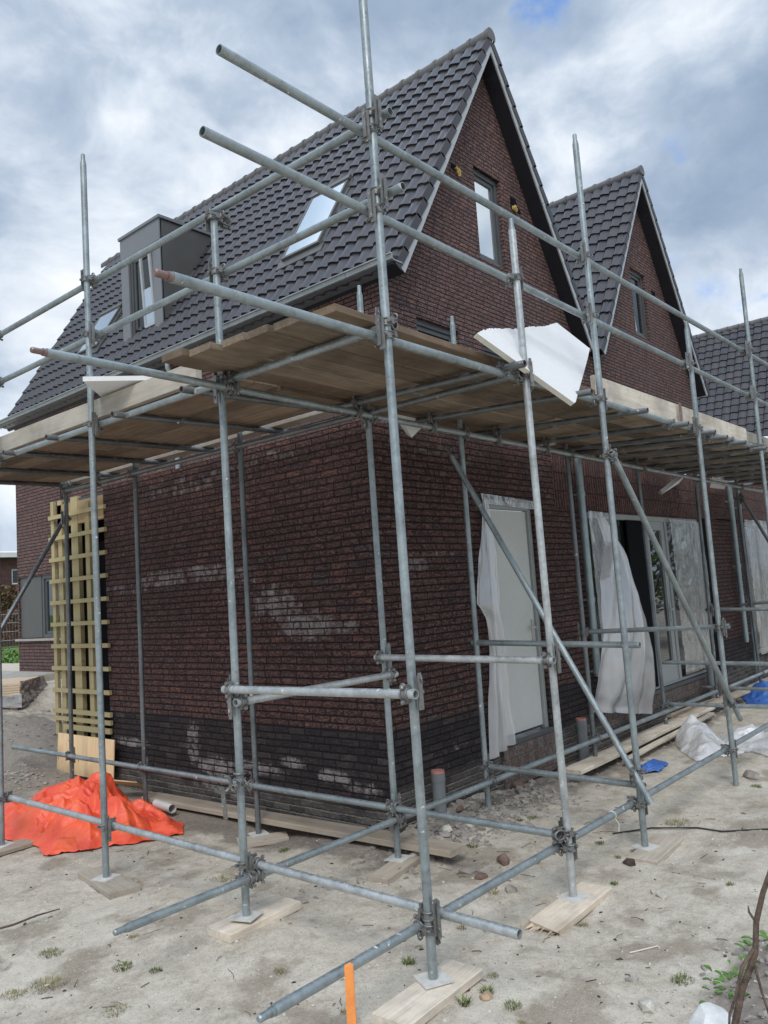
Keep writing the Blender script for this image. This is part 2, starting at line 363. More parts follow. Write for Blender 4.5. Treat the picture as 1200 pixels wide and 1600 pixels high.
CLOUD_OFF = (0.4, 1.2, 0.3)
EXPOSURE = 0.36

# ------------------------------------------------------------------ camera
cam = bpy.data.cameras.new('camera'); co = bpy.data.objects.new('camera', cam); COL.objects.link(co)
fw = V((.75635192, .64650141, .09983835)); rt = V((.6534006, -.75399349, -.06753867)); up = V((-.03161362, -.11631745, .99270883))
co.matrix_world = Matrix(((rt.x, up.x, -fw.x, -4.92730), (rt.y, up.y, -fw.y, -4.34903), (rt.z, up.z, -fw.z, 1.89374), (0, 0, 0, 1)))
cam.sensor_fit = 'HORIZONTAL'; cam.sensor_width = 36.; cam.lens = 36.*1243.873/1200.
cam.clip_start = .05; cam.clip_end = 2000
SC.camera = co

# ------------------------------------------------------------------ sky, clouds, sun
SUN_EL, SUN_AZ = math.radians(48), math.radians(232)       # azimuth clockwise from +Y
wd = bpy.data.worlds.new('World'); SC.world = wd; wd.use_nodes = True
class GW(G):
    def __init__(s): s.t = wd.node_tree
w = GW(); bg = wd.node_tree.nodes['Background']
sky = w.node('ShaderNodeTexSky'); sky.sky_type = 'NISHITA'; sky.sun_disc = False
sky.sun_elevation = SUN_EL; sky.sun_rotation = SUN_AZ; sky.air_density = 1.; sky.dust_density = 1.; sky.ozone_density = 2.
dirv = w.node('ShaderNodeTexCoord').outputs['Generated']; dx, dy, dz = w.sep(dirv)[:3]
pc = w.vadd(w.vmul(dirv, (1., 1., 1.35)), CLOUD_OFF)
warp = w.noise(pc, 2.6, 3, .5, 0, 1); pw = w.vadd(pc, w.vmul(w.vadd(warp, (-.5, -.5, -.5)), (.22, .22, .22)))
n1 = w.noise(pw, 3.4, 9, .55); n2 = w.noise(w.vadd(pw, (5.2, 1.7, 0)), 1.9, 7, .5); n3 = w.noise(pw, 9., 8, .6)
lum = w.math('ADD', w.math('MULTIPLY', n1, .52), w.math('ADD', w.math('MULTIPLY', n2, .40), w.math('MULTIPLY', n3, .24)))
def near_dir(v, w0, w1):
    d_ = w.node('ShaderNodeVectorMath', operation='DOT_PRODUCT'); w.put(d_.inputs[0], dirv); d_.inputs[1].default_value = V(v).normalized(); return w.ss(d_.outputs['Value'], w0, w1)
h1 = w.math('MAXIMUM', w.math('MULTIPLY', near_dir((.728, .358, .585), .9984, .9999), .8), w.math('MAXIMUM', w.math('MULTIPLY', near_dir((.844, .265, .465), .9992, .9999), .5), w.math('MULTIPLY', near_dir((.93, .27, .25), .985, .999), .55)))
lum = w.math('ADD', lum, w.math('MULTIPLY', near_dir((.72, .37, .58), .97, .999), .035))
cl = w.ramp(lum, [(.46, (2.05, 2.85, 4.0)), (.54, (2.85, 3.65, 4.8)), (.605, (4.0, 4.75, 5.8)), (.655, (5.6, 6.25, 7.1)), (.73, (7.9, 8.2, 8.6))])
blue = w.mix(.55, w.mix(1., sky.outputs[0], (1.6, 1.6, 1.6), 'MULTIPLY'), (1.3, 3.0, 7.2))
fb = w.ss(w.math('ADD', w.math('MULTIPLY', h1, .62), w.math('MULTIPLY', w.math('SUBTRACT', n3, .5), 1.6)), .24, .56)
fb = w.math('MULTIPLY', fb, w.ss(h1, .02, .2))
skyc = w.mix(w.math('MULTIPLY', fb, .9), cl, blue)
hz = w.ss(dz, .0, .3, 1., 0.)
skyc = w.mix(w.math('MULTIPLY', hz, .35), skyc, (6.6, 7.4, 8.2))
zen = w.ss(dz, .62, .95, 1., 2.3)                            # an overcast sky is brighter overhead
skyc = w.mix(1., skyc, w.comb(zen, zen, zen), 'MULTIPLY')
w.put(bg.inputs['Color'], skyc); bg.inputs['Strength'].default_value = .1
sun = bpy.data.lights.new('sun', 'SUN'); sun.energy = 1.4; sun.angle = math.radians(24); sun.color = (1., .965, .91)
so = bpy.data.objects.new('sun', sun); COL.objects.link(so)
sd = V((math.sin(SUN_AZ)*math.cos(SUN_EL), math.cos(SUN_AZ)*math.cos(SUN_EL), math.sin(SUN_EL)))
so.rotation_mode = 'QUATERNION'; so.rotation_quaternion = sd.to_track_quat('Z', 'Y'); so.location = (-10, -10, 20)
SC.view_settings.view_transform = 'Standard'; SC.view_settings.look = 'None'
SC.view_settings.exposure = EXPOSURE; SC.view_settings.gamma = 1.; SC.view_settings.use_curve_mapping = False

# ------------------------------------------------------------------ ground
def sstep(a, b, x):
    t = min(1., max(0., (x-a)/(b-a))); return t*t*(3-2*t)
FEET = [(-1.84, -1.79, .0), (-1.68, -.32, .005), (-1.76, 1.24, -.045), (-.46, -1.80, -.066), (.81, -1.82, -.073), (-.49, -.43, -.055), (-.40, 1.12, -.104), (-1.78, 2.9, -.07)]
def gz(x, y, fine=True):
    z = -.075
    z += .012*noise.noise(V((x*2.6, y*2.6, 8.)))*sstep(.3, .9, abs(x)+.2) + .025*(noise.noise(V((x*.55, y*.55, 3.1)))) + .012*noise.noise(V((x*1.7, y*1.7, .3)))
    z -= .06*sstep(1.5, 4, x)*sstep(-.9, -2.5, y)
    z += .80*sstep(6.6, 9.3, y)*sstep(9, 4, x)
    r2 = ((x-.35)**2 + (y-6.7)**2*.8); z += .44*math.exp(-r2/1.3)
    r2 = ((x+.75)**2 + (y-5.0)**2); z += .13*math.exp(-r2/.25)
    z += .10*math.exp(-(((x-.75)/.8)**2 + ((y+.15)/.28)**2))               # rubble heaped along the wall
    m = math.exp(-(((x+.85)/.75)**2 + ((y+3.42)/.42)**2)); z += .30*m       # rough heap, bottom right
    for fx, fy, fz in FEET:
        r2 = (x-fx)**2 + (y-fy)**2
        if r2 < 1.: k = math.exp(-r2/.16); z = z*(1-k) + (fz-.048)*k
    if fine:
        f = noise.fractal(V((x*5, y*5, 7.)), .85, 2.1, 5)
        rough = 1. + 2.6*m + 1.8*math.exp(-((x-.35)**2+(y-6.7)**2)/2.2) + 1.2*math.exp(-(((x-.75)/1.1)**2+((y+.15)/.5)**2))
        z += .0075*f*rough + (.007*noise.noise(V((x*13, y*13, 1.))) + .004*noise.noise(V((x*29, y*29, 5.))))*rough
    return z
def axis(a, b, c, d, fine, med, far):
    out = []; q = a
    while q <= b: out.append(q); q += fine
    lo, hi = a, out[-1]
    q = hi
    while q < d: q += med; out.append(q)
    st = med
    while q < far: st *= 1.35; q += st; out.append(q)
    q = lo
    while q > c: q -= med; out.insert(0, q)
    st = med
    while q > -far: st *= 1.35; q -= st; out.insert(0, q)
    return out
xs = axis(-3.4, 3.2, -6, 14, .032, .13, 900); ys = axis(-3.6, 4.2, -6, 14, .032, .13, 900)
mb = MB(); mb.grid([[(x, y, gz(x, y, abs(x) < 16 and abs(y) < 16)) for x in xs] for y in ys], True)
def ground_mat():
    g = G('sandy_soil'); o = g.obj(); x, y, z = g.sep(o)[:3]
    a = g.noise(o, .8, 5, .6); b = g.noise(o, 4.5, 6, .65, .4); c = g.noise(o, 26, 5, .7); d = g.noise(o, 95, 4, .75)
    col = g.ramp(g.math('ADD', g.math('MULTIPLY', b, .6), g.math('MULTIPLY', c, .4)), [(.3, (.30, .255, .20)), (.48, (.51, .455, .375)), (.66, (.67, .62, .53))])
    col = g.mix(g.ss(a, .5, .68, 0., .55), col, (.66, .61, .52))
    col = g.mix(g.ss(g.noise(g.vadd(o, (4, 9, 1)), 1.9, 5, .6), .52, .64, 0., .6), col, (.235, .19, .14))
    col = g.mix(g.ss(d, .56, .66, 0., .75), col, (.15, .12, .09)); col = g.mix(g.ss(d, .40, .32, 0., .7), col, (.74, .70, .63))
    vd = g.vor(o, 55); col = g.mix(g.math('MULTIPLY', g.ss(vd, .10, .16, 1., 0.), g.ss(g.noise(o, 6, 3), .5, .6)), col, (.68, .65, .58))
    vd2 = g.vor(g.vadd(o, (3, 1, 0)), 38); col = g.mix(g.math('MULTIPLY', g.ss(vd2, .08, .15, .9, 0.), g.ss(g.noise(g.vadd(o, (1, 5, 2)), 4, 3), .5, .62)), col, (.085, .06, .048))
    # dug-over darker soil: along the walls, on the heap behind the laths, on the heap at the right
    def blob(cx, cy, rx, ry):
        q = g.math('ADD', g.math('POWER', g.math('DIVIDE', g.math('SUBTRACT', x, cx), rx), 2.), g.math('POWER', g.math('DIVIDE', g.math('SUBTRACT', y, cy), ry), 2.))
        return g.ss(g.math('ADD', q, g.math('MULTIPLY', g.math('SUBTRACT', b, .5), 1.8)), .5, 1.3, 1., 0.)
    dk = g.math('MAXIMUM', g.math('MAXIMUM', blob(.2, 6.4, 1.3, 1.7), blob(-.22, 2.6, .42, 3.4)), g.math('MAXIMUM', blob(4., -.22, 4.6, .42), g.math('MAXIMUM', blob(-.8, 5., .8, .7), blob(-.85, -3.38, .95, .52))))
    col = g.mix(g.math('MULTIPLY', dk, .78), col, g.ramp(c, [(.3, (.125, .105, .09)), (.6, (.235, .20, .17))]))
    # green verge far to the left
    gr = g.math('MULTIPLY', g.ss(y, 30., 31.), g.ss(x, 60, 30)); col = g.mix(gr, col, g.mix(b, (.10, .17, .03), (.16, .25, .06)))
    col = g.mix(g.math('MULTIPLY', g.ss(y, 9.0, 10.), g.ss(y, 29.5, 28.)), col, (.56, .50, .41))
    h = g.math('ADD', g.math('ADD', g.math('MULTIPLY', c, .6), g.math('MULTIPLY', d, .25)), g.math('MULTIPLY', b, .8))
    return g.set(col, .95, 0., g.bump(h, .011, .8), .2)
ground = kind(build(mb, 'ground', ground_mat()), 'structure')

# ------------------------------------------------------------------ houses
XW, YW, YV = 2.384, 1.566, 1.306        # side wall, gable wall and verge planes of the upper storeys
house = empty('brick_house', (0, 0, 0), 'dark brick gabled house with dormer and white door, closest to the scaffold corner', 'house', 'gabled brick houses under construction')
house2 = empty('brick_house', (9, 0, 0), 'dark brick house with the second pointed gable, beyond the first one', 'house', 'gabled brick houses under construction')
house3 = empty('brick_house', (23, 0, 0), 'far house at the right edge of which only the dark tiled roof shows', 'house', 'gabled brick houses under construction')

def wall_cells(mb, P, us, zs, holes, depth, nrm):
    """flat wall with rectangular holes: P(u,z) -> point; reveals go back by depth along -nrm"""
    us = sorted(set(us + [h[i] for h in holes for i in (0, 1)])); zs = sorted(set(zs + [h[i] for h in holes for i in (2, 3)]))
    nrm = V(nrm); back = -nrm*depth
    def q(a, b, c, d):
        n = (V(b)-V(a)).cross(V(c)-V(b)); return (a, b, c, d), n
    for i in range(len(us)-1):
        for j in range(len(zs)-1):
            cu, cz = (us[i]+us[i+1])/2, (zs[j]+zs[j+1])/2
            if any(h[0] < cu < h[1] and h[2] < cz < h[3] for h in holes): continue
            pts, n = q(P(us[i], zs[j]), P(us[i+1], zs[j]), P(us[i+1], zs[j+1]), P(us[i], zs[j+1]))
            mb.quad(*(pts if n.dot(nrm) > 0 else pts[::-1]))
    for h in holes:
        c = [P(h[0], h[2]), P(h[1], h[2]), P(h[1], h[3]), P(h[0], h[3])]; ctr = sum((V(t) for t in c), V((0,0,0)))/4
        for k in range(4):
            a, b = V(c[k]), V(c[(k+1) % 4]); pts, n = q(a, b, b+back, a+back)
            mid = (a+b)/2
            mb.quad(*(pts if n.dot(ctr-mid) > 0 else pts[::-1]))

# ground floor: garden-side wall (y = 0), side wall (x = 0)
ZT = 3.34
doorH = (1.70, 2.635, .37, 2.745); patioH = (3.885, 7.70, .37, 2.69)
mb = MB(); wall_cells(mb, lambda u, z: (u, 0., z), [0., 3.14], [-.5, ZT], [doorH], .09, (0, -1, 0))
wall_cells(mb, lambda u, z: (u, 0., z), [3.14, 8.55], [-.5, 2.70], [patioH], .09, (0, -1, 0))
mb.quad((0, 0, ZT), (8.55, 0, ZT), (8.55, .3, ZT), (0, .3, ZT))
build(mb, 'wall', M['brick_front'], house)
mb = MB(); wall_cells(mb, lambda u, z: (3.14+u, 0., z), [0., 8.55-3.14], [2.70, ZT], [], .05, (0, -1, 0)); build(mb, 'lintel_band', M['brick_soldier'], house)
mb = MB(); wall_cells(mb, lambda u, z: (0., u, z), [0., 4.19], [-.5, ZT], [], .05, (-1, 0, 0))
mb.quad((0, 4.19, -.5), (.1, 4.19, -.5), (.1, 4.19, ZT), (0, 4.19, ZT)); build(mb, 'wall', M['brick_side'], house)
mb = MB(); mb.box(.02, 8.55, .02, YW, 3.26, 3.30); mb.box(.02, XW, YW, 5.4, 3.26, 3.30); build(mb, 'flat_roof', M['roofing'], house)
# timber-framed bay next to the side wall: dark membrane behind
mb = MB(); mb.quad((.06, 5.42, -.3), (.06, 4.19, -.3), (.06, 4.19, 2.72), (.06, 5.42, 2.72)); mb.quad((.06, 5.42, -.3), (.06, 5.42, 3.26), (XW, 5.42, 3.26), (XW, 5.42, -.3))
mb.quad((.3, 5.42, 2.72), (.3, 4.19, 2.72), (.3, 4.19, 3.3), (.3, 5.42, 3.3)); build(mb, 'membrane', M['black'], house)
mb = MB(); mb.box(.0, .06, 4.2, 5.3, 2.98, 3.26); build(mb, 'edge_board', M['ply'], house)
frame = MB()
for (y0, y1, dx0, dx1) in [(5.365,5.44,-.02,.02),(5.20,5.30,.0,.05),(4.795,4.955,-.005,.05),(4.50,4.595,-.02,.02)]:
    frame.box(dx0, dx1, y0, y1, .42, 3.32 if y0 > 4.6 else 3.22)
for k in range(9):
    zz = .94 + k*.268; frame.box(-.055, -.021, 4.10, 5.44, zz, zz+.048)
for zz in (.60, .69): frame.box(-.055, -.021, 4.10, 5.44, zz, zz+.05)
frame.box(-.05, -.021, 4.12, 5.2, .50, .56)
build(frame, 'batten_frame', M['lath'], house)

# upper storeys
def gable(mb, xc, hw, y, z0, ze, zp, holes):
    """gable wall facing -y: rectangle then triangle in bands around the holes"""
    wall_cells(mb, lambda u, z: (u, y, z), [xc-hw, xc+hw], [z0, ze], [h for h in holes if h[3] < ze], .12, (0, -1, 0))
    up = [h for h in holes if h[2] > ze]; zs = sorted({ze, zp} | {h[i] for h in up for i in (2, 3)})
    f = lambda z: hw*(zp-z)/(zp-ze)
    for a, b in zip(zs[:-1], zs[1:]):
        hs = [h for h in up if h[2] <= a+1e-6 and h[3] >= b-1e-6]
        l0, l1, r0, r1 = xc-f(a), xc-f(b), xc+f(a), xc+f(b)
        if hs:
            h = hs[0]
            mb.poly([(l0, y, a), (h[0], y, a), (h[0], y, b), (l1, y, b)]); mb.poly([(h[1], y, a), (r0, y, a), (r1, y, b), (h[1], y, b)])
        elif b == zp: mb.poly([(l0, y, a), (r0, y, a), (xc, y, b)])
        else: mb.poly([(l0, y, a), (r0, y, a), (r1, y, b), (l1, y, b)])
    for h in up:
        for (a, b) in (((h[0], h[2]), (h[1], h[2])), ((h[1], h[2]), (h[1], h[3])), ((h[1], h[3]), (h[0], h[3])), ((h[0], h[3]), (h[0], h[2]))):
            mb.quad((a[0], y, a[1]), (a[0], y+.12, a[1]), (b[0], y+.12, b[1]), (b[0], y, b[1]))
holesA = [(2.87, 3.80, 4.0, 5.33), (4.40, 5.30, 4.0, 5.28), (4.50, 5.195, 6.565, 7.965)]
holesB = [(8.4, 9.3, 4.0, 5.3), (9.90, 10.60, 6.55, 7.92)]
XA, XB, HW, ZE, ZP = 4.845, 10.33, 2.461, 5.76, 9.76
mb = MB(); gable(mb, XA, HW, YW, 3.28, ZE, ZP, holesA); build(mb, 'gable_wall', M['brick_up'], house)
# two small square recesses, shade painted as black boxes, with loose insulation beside the top window
mb = MB(); mb.box(3.93, 4.10, YW-.004, YW+.05, 7.70, 7.78); mb.box(5.48, 5.66, YW-.004, YW+.05, 7.62, 7.83); mb.box(5.66, 5.76, YW-.004, YW+.05, 7.62, 7.70); build(mb, 'recess_shade', M['black'], house)
mb = MB()
for (cx, cz, s_) in ((4.07, 7.68, .055), (5.55, 7.66, .05), (4.03, 7.71, .035)):
    for k in range(5): mb.cyl((cx+random.uniform(-.03, .03), YW-.05, cz+random.uniform(-.05, .03)), (cx+random.uniform(-.03, .03), YW+.02, cz+random.uniform(-.02, .04)), s_*.6, 7, s_*.35)
build(mb, 'insulation_tuft', M['insul'], house)
mb = MB(); gable(mb, XB, HW+.02, YW, 3.28, ZE, ZP-.06, holesB); build(mb, 'gable_wall', M['brick_up'], house2)
mb = MB(); mb.quad((7.3, YW, 3.28), (7.87, YW, 3.28), (7.87, YW, 6.0), (7.3, YW, 6.0)); mb.box(10.9, 11.1, YW-.003, YW+.05, 7.60, 7.69, mi=1); build(mb, 'wall', [M['brick_up'], M['black']], house2)
mb = MB()
wall_cells(mb, lambda u, z: (XW, u, z), [YW, 11.66], [-.2, 5.8], [(9.7, 11.62, 1.46, 2.66)], .12, (-1, 0, 0))
mb.quad((XW, 11.66, -.2), (7.3, 11.66, -.2), (7.3, 11.66, 5.8), (XW, 11.66, 5.8))
mb.poly([(XW, 11.66, 5.8), (7.3, 11.66, 5.8), (XA, 11.66, 9.7)][::-1]); build(mb, 'side_wall', M['brick_up'], house)
mb = MB(); mb.quad((XW-.004, 2.02, 3.3), (XW-.004, 1.995, 3.3), (XW-.004, 1.995, 5.75), (XW-.004, 2.02, 5.75)); build(mb, 'expansion_joint', M['black'], house)
mb = MB(); mb.box(XW+.03, XW+.06, 10.73, 11.61, 1.47, 2.65); build(mb, 'facade_panel', M['panel'], house)
mb = MB(); mb.box(XW-.05, XW+.1, 9.6, 11.72, 1.415, 1.455); build(mb, 'window_sill', M['concrete'], house)

def window(name, parent, o, u, n, w, h, fr, gl, fw_=.07, sash=True, split=None, sill=True, mat=None):
    """o = lower left corner on the glass plane, u along the width, n outwards"""
    o, u, n = V(o), V(u), V(n); z = V((0, 0, 1)); mb = MB()
    def ring(a, b, c, d, wd, t, off):
        q = o + n*off
        mb.obox(q + u*a + z*c, u*(b-a), n*t, z*wd); mb.obox(q + u*a + z*(d-wd), u*(b-a), n*t, z*wd)
        mb.obox(q + u*a + z*(c+wd), u*wd, n*t, z*(d-c-2*wd)); mb.obox(q + u*(b-wd) + z*(c+wd), u*wd, n*t, z*(d-c-2*wd))
    ring(0, w, 0, h, fw_, .06, 0.)
    inner = fw_
    if sash: ring(fw_+.004, w-fw_-.004, fw_+.004, h-fw_-.004, .055, .035, .0); inner = fw_+.055
    if split:
        for s in split: mb.obox(o + u*(s-.03) + z*fw_, u*.06, n*.055, z*(h-2*fw_))
    f = build(mb, name, fr, parent)
    p = MB(); q = o + n*.012
    p.quad(q+u*inner*.9+z*inner*.9, q+u*(w-inner*.9)+z*inner*.9, q+u*(w-inner*.9)+z*(h-inner*.9), q+u*inner*.9+z*(h-inner*.9))
    build(p, 'pane', gl, f); return f
X1, Y1, NY, NX = (1, 0, 0), (0, -1, 0), (0, -1, 0), (-1, 0, 0)
window('window', house, (4.50, YW+.115, 6.565), X1, NY, .695, 1.40, M['anthra'], M['glass_sky'])
window('window', house, (2.87, YW+.115, 4.0), X1, NY, .93, 1.33, M['anthra'], M['glass_dark'])
window('window', house, (4.40, YW+.115, 4.0), X1, NY, .90, 1.28, M['anthra'], M['glass_dark'])
window('window', house2, (9.90, YW+.115, 6.55), X1, NY, .70, 1.37, M['anthra'], M['glass_dark'])
window('window', house2, (8.40, YW+.115, 4.0), X1, NY, .90, 1.30, M['anthra'], M['glass_dark'])
window('window', house, (XW+.1, 10.72, 1.46), (0, -1, 0), NX, 1.0, 1.2, M['anthra'], M['glass'])
mb = MB(); mb.obox((9.96, YW+.09, 6.62), (.05, 0, 0), (.0, .03, 0), (-.0, -.0, .9)); mb.bar((9.99, YW+.03, 6.62), (9.96, YW+.10, 7.55), .05, .04); build(mb, 'open_sash', M['fascia'], house2)

# roofs
def tile_roof(name, parent, E, U, S, Lu, Ls, rows, tw=.204, flangeN=None):
    """profiled tiles: E lower verge corner, U along the eaves, S up the slope"""
    E, U, S = V(E), V(U).normalized(), V(S).normalized(); N = U.cross(S)
    if N.z < 0: N = -N
    g_ = Ls/rows; mb = MB(); n = int(Lu/tw); SM = 20
    prof = []
    for i in range(n*SM+1):
        t = (i/SM) % 1.; 
        h = .036*sstep(0., .58, t) if t < .58 else .036 if t < .70 else .036*(1-sstep(.70, .98, t)) - .010*sstep(.86, .95, t)*(1-sstep(.95, 1., t))
        prof.append((i*tw/SM, h))
    for k in range(rows):
        rr = [(random.uniform(-.004, .004), random.uniform(-.003, .003)) for _ in range(n+1)]
        b = k*g_; P = [[], [], [], []]
        for i, (u, h) in enumerate(prof):
            j = min(n, (i+0)//SM); dv, dh = rr[j]
            for li, (vv, hh) in enumerate(((b+dv, h+.000), (b+dv, h+.032+dh), (b+g_*.5, h+.015+dh*.5), (b+g_+.02, h+.002))):
                P[li].append(E + U*u + S*vv + N*hh)
        flip = (U.cross(S)).dot(N) < 0
        mb.grid(P[0:2], False, flip=flip); mb.grid(P[1:], True, flip=flip)
        # verge tile: rounded edge and a flange turned down over the barge board
        v0, v1 = b-.012, b+g_-.004
        q = E + S*v0 + N*.050; q2 = E + S*(b+g_+.02) + N*.018
        mb.add([q - U*.012, q2 - U*.012, q2 - U*.012 - N*.108, q - U*.012 - N*.108], [(0, 1, 2, 3) if flip else (3, 2, 1, 0)])
        mb.add([q - U*.012, q + U*.08 - N*.004, q2 + U*.08 - N*.004, q2 - U*.012], [(0, 1, 2, 3), ])
        mb.add([q - U*.012, q - U*.012 - N*.108, q + U*.012 - N*.108, q + U*.012 - N*.02, q + U*.08 - N*.03, q + U*.08 - N*.004], [(0, 1, 2, 3, 4, 5)])
    return build(mb, name, M['tile'], parent)
def roof_pair(parent, xc, hw, yv, yb, ze, zp, right_x=None):
    """soffit planes, barge boards, tiles on both slopes and ridge; soffit line (xc-hw,ze)-(xc,zp)"""
    SL = V((hw, 0, zp-ze)).normalized(); NL = V((-SL.z, 0, SL.x)); SR = V((-SL.x, 0, SL.z)); NR = V((SL.z, 0, SL.x))
    L = V((hw, 0, zp-ze)).length
    mb = MB()
    for (s, S_, N_) in ((-1, SL, NL), (1, SR, NR)):
        A = V((xc+s*hw, yv+.022, ze)); mb.obox(A, S_*L, V((0, yb-yv-.03, 0)), N_*.05)
    build(mb, 'soffit', M['soffit'], parent)
    mb = MB()
    for (s, S_, N_) in ((-1, SL, NL), (1, SR, NR)):
        A = V((xc+s*hw, yv, ze)) - S_*.02
        L1 = L*.52
        top = .115*SL.z/SL.x*0
        mb.prism([A, A+S_*L1, A+S_*L1+N_*.15, A+N_*.15], (0, .02, 0))
        B = A+S_*(L1+.006)
        C = V((xc, yv, zp)); C2 = V((xc, yv, zp+.15/NL.z))
        mb.prism([B, C, C2, B+N_*.15], (0, .02, 0))
    build(mb, 'barge_board', M['fascia'], parent)
    off = .15
    EL = V((xc-hw, yv, ze)) + NL*off - SL*.05
    ltop = L + off*SL.x/SL.z*1.0 + .05
    tile_roof('tiled_slope', parent, EL, (0, 1, 0), SL, yb-yv, ltop, 16)
    ER = V((xc+hw, yv, ze)) + NR*off - SR*.05
    tile_roof('tiled_slope', parent, ER, (0, 1, 0), SR, yb-yv, ltop, 16)
    zr = zp + off/NL.z
    mb = MB(); y = yv-.03; k = 0
    while y < yb:
        prof0 = [(math.cos(a*PI/10), math.sin(a*PI/10)) for a in range(-2, 13)]
        y1 = y+.36
        for (ya, r0, yb_, r1) in ((y, .112, y+.05, .112), (y+.05, .100, y1, .096)):
            P = [[(xc+c*r0, ya, zr-.045+s*r0*1.05) for c, s in prof0], [(xc+c*r1, yb_, zr-.045+s*r1*1.05) for c, s in prof0]]
            mb.grid(P, True)
        if k == 0: mb.poly([(xc+c*.112, y, zr-.045+s*.118) for c, s in prof0])
        else: mb.poly([(xc+c*.112, y, zr-.045+s*.118) for c, s in prof0])
        y += .33; k += 1
    build(mb, 'ridge', M['ridge'], parent)
roof_pair(house, XA, 2.455, YV, 11.92, 5.70, 9.76)
roof_pair(house2, XB, 2.50, YV, 11.92, 5.70, 9.70)
# house 3: only its left slope and ridge are in view
S3 = V((2.455, 0, 4.06)).normalized()
mb = MB(); mb.box(21.3, 25.6, -1.8, 9.4, -.2, 5.8); build(mb, 'wall', M['brick_up'], house3)
tile_roof('tiled_slope', house3, (20.95, -2., 5.8), (0, 1, 0), S3, 12., 5.1, 17, .26)
mb = MB()
for k in range(33): mb.cyl((23.6, -2+k*.36, 10.13), (23.6, -1.66+k*.36, 10.12), .12, 10)
build(mb, 'ridge', M['ridge'], house3)

# eaves gutter of the near house
mb = MB(); y0, y1 = 1.285, 11.98
prof = [(2.335, 5.775), (2.16, 5.775), (2.125, 5.79), (2.115, 5.842), (2.092, 5.842), (2.092, 5.858), (2.126, 5.858), (2.135, 5.80), (2.165, 5.788), (2.30, 5.79)]
segs = [y0] + [2.05+1.16*k for k in range(9)] + [y1]
for a, b in zip(segs[:-1], segs[1:]):
    mb.prism([(x, a, z) for x, z in prof], (0, b-a-.006, 0))
build(mb, 'gutter', M['zinc'], house)
mb = MB(); mb.prism([(2.13, 1.33, 5.768), (XW+.03, 1.33, 5.735), (XW+.03, 1.33, 5.76), (2.30, 1.33, 5.775)], (0, 10.57, 0))
build(mb, 'eaves_board', M['panel_light'], house)
mb = MB(); mb.prism([(2.384, 1.312, 5.68), (2.384, 1.312, 5.90), (2.16, 1.312, 5.84), (2.16, 1.312, 5.74)], (0, .25, 0)); build(mb, 'eaves_end', M['soffit'], house)
mb = MB(); mb.path([(2.2, 5.98, 5.70), (2.2, 5.98, 5.60), (2.26, 5.98, 5.50), (2.31, 5.98, 5.42), (2.32, 5.98, 3.3)], .04, 12); build(mb, 'downpipe', M['zinc_pipe'], house)

# dormer
dn = MB(); xf, yA, yB, zb, zt = 2.80, 6.90, 8.14, 6.70, 8.62
SLd = V((2.455, 0, 4.06)).normalized()
def roofx(z): return 2.244 + (z-5.788)*2.455/4.06
xt = roofx(zt)+.1
dn.box(xf+.10, xf+.16, yA+.03, yB-.03, zb-.05, zt-.06)
dorm = build(dn, 'dormer', M['black'], house)
for yy in (yA, yB-.03):
    mb = MB(); mb.prism([(xf, yy, zb-.08), (xt, yy, zt-.05), (xf, yy, zt-.05)], (0, .03, 0)); build(mb, 'dormer_cheek', M['panel'], dorm)
mb = MB(); mb.box(xf-.02, xf+.02, yA, yA+.24, zb-.05, zt-.42); mb.box(xf-.02, xf+.02, yB-.24, yB, zb-.05, zt-.42); mb.box(xf-.025, xf+.02, yA, yB, zt-.415, zt-.03)
build(mb, 'dormer_front', M['panel_light'], dorm)
mb = MB(); mb.box(xf-.05, xt+.1, yA-.03, yB+.03, zt-.03, zt+.02); build(mb, 'dormer_roof', M['panel_light'], dorm)
window('dormer_window', dorm, (xf+.08, yB-.25, zb+.0), (0, -1, 0), NX, yB-yA-.5, 1.5, M['anthra'], M['glass_dark'], .06)
mb = MB(); mb.bar((xf+.03, yA+.58, zb+.10), (xf-.06, yA+.55, zb+1.42), .05, .04, (1, 0, 0)); mb.bar((xf+.03, yA+.28, zb+.10), (xf-.06, yA+.28, zb+1.42), .05, .04, (1, 0, 0)); mb.bar((xf+.03, yA+.28, zb+.1), (xf+.03, yA+.58, zb+.1), .05, .05)
build(mb, 'open_sash', M['fascia'], dorm)
mb = MB(); mb.quad((xf+.02, yA+.56, zb+.12), (xf+.02, yA+.30, zb+.12), (xf-.02, yA+.30, zb+.75), (xf-.02, yA+.56, zb+.75)); build(mb, 'sash_pane', M['glass_sky'], dorm)

# roof windows
def roof_window(y0, y1, s0, s1):
    E = V((XA-2.455, 0, 5.70)) + V((-SLd.z, 0, SLd.x))*.16; N = V((-SLd.z, 0, SLd.x)); Y = V((0, 1, 0))
    o = E + Y*y0 + SLd*s0; w, h = y1-y0, s1-s0; mb = MB()
    for (a, b, c, d) in ((0, w, 0, .05), (0, w, h-.05, h), (0, .045, .05, h-.05), (w-.045, w, .05, h-.05)):
        mb.obox(o + Y*a + SLd*c, Y*(b-a), SLd*(d-c), N*.09)
    mb.obox(o - Y*.02 + SLd*(h-.02), Y*(w+.04), SLd*.09, N*.105)
    f = build(mb, 'roof_window', M['panel'], house)
    p = MB(); q = o + N*.085; p.quad(q+Y*.04+SLd*.045, q+Y*.04+SLd*(h-.045), q+Y*(w-.04)+SLd*(h-.045), q+Y*(w-.04)+SLd*.045); build(p, 'pane', M['glass_sky'], f)
    fl = MB(); fl.obox(o - SLd*.16 - Y*.08 + N*.02, Y*(w+.16), SLd*.17, N*.03); fl.obox(o - Y*.07, Y*.07, SLd*h, N*.05); fl.obox(o + Y*w, Y*.07, SLd*h, N*.05)
    build(fl, 'flashing', M['panel'], f)
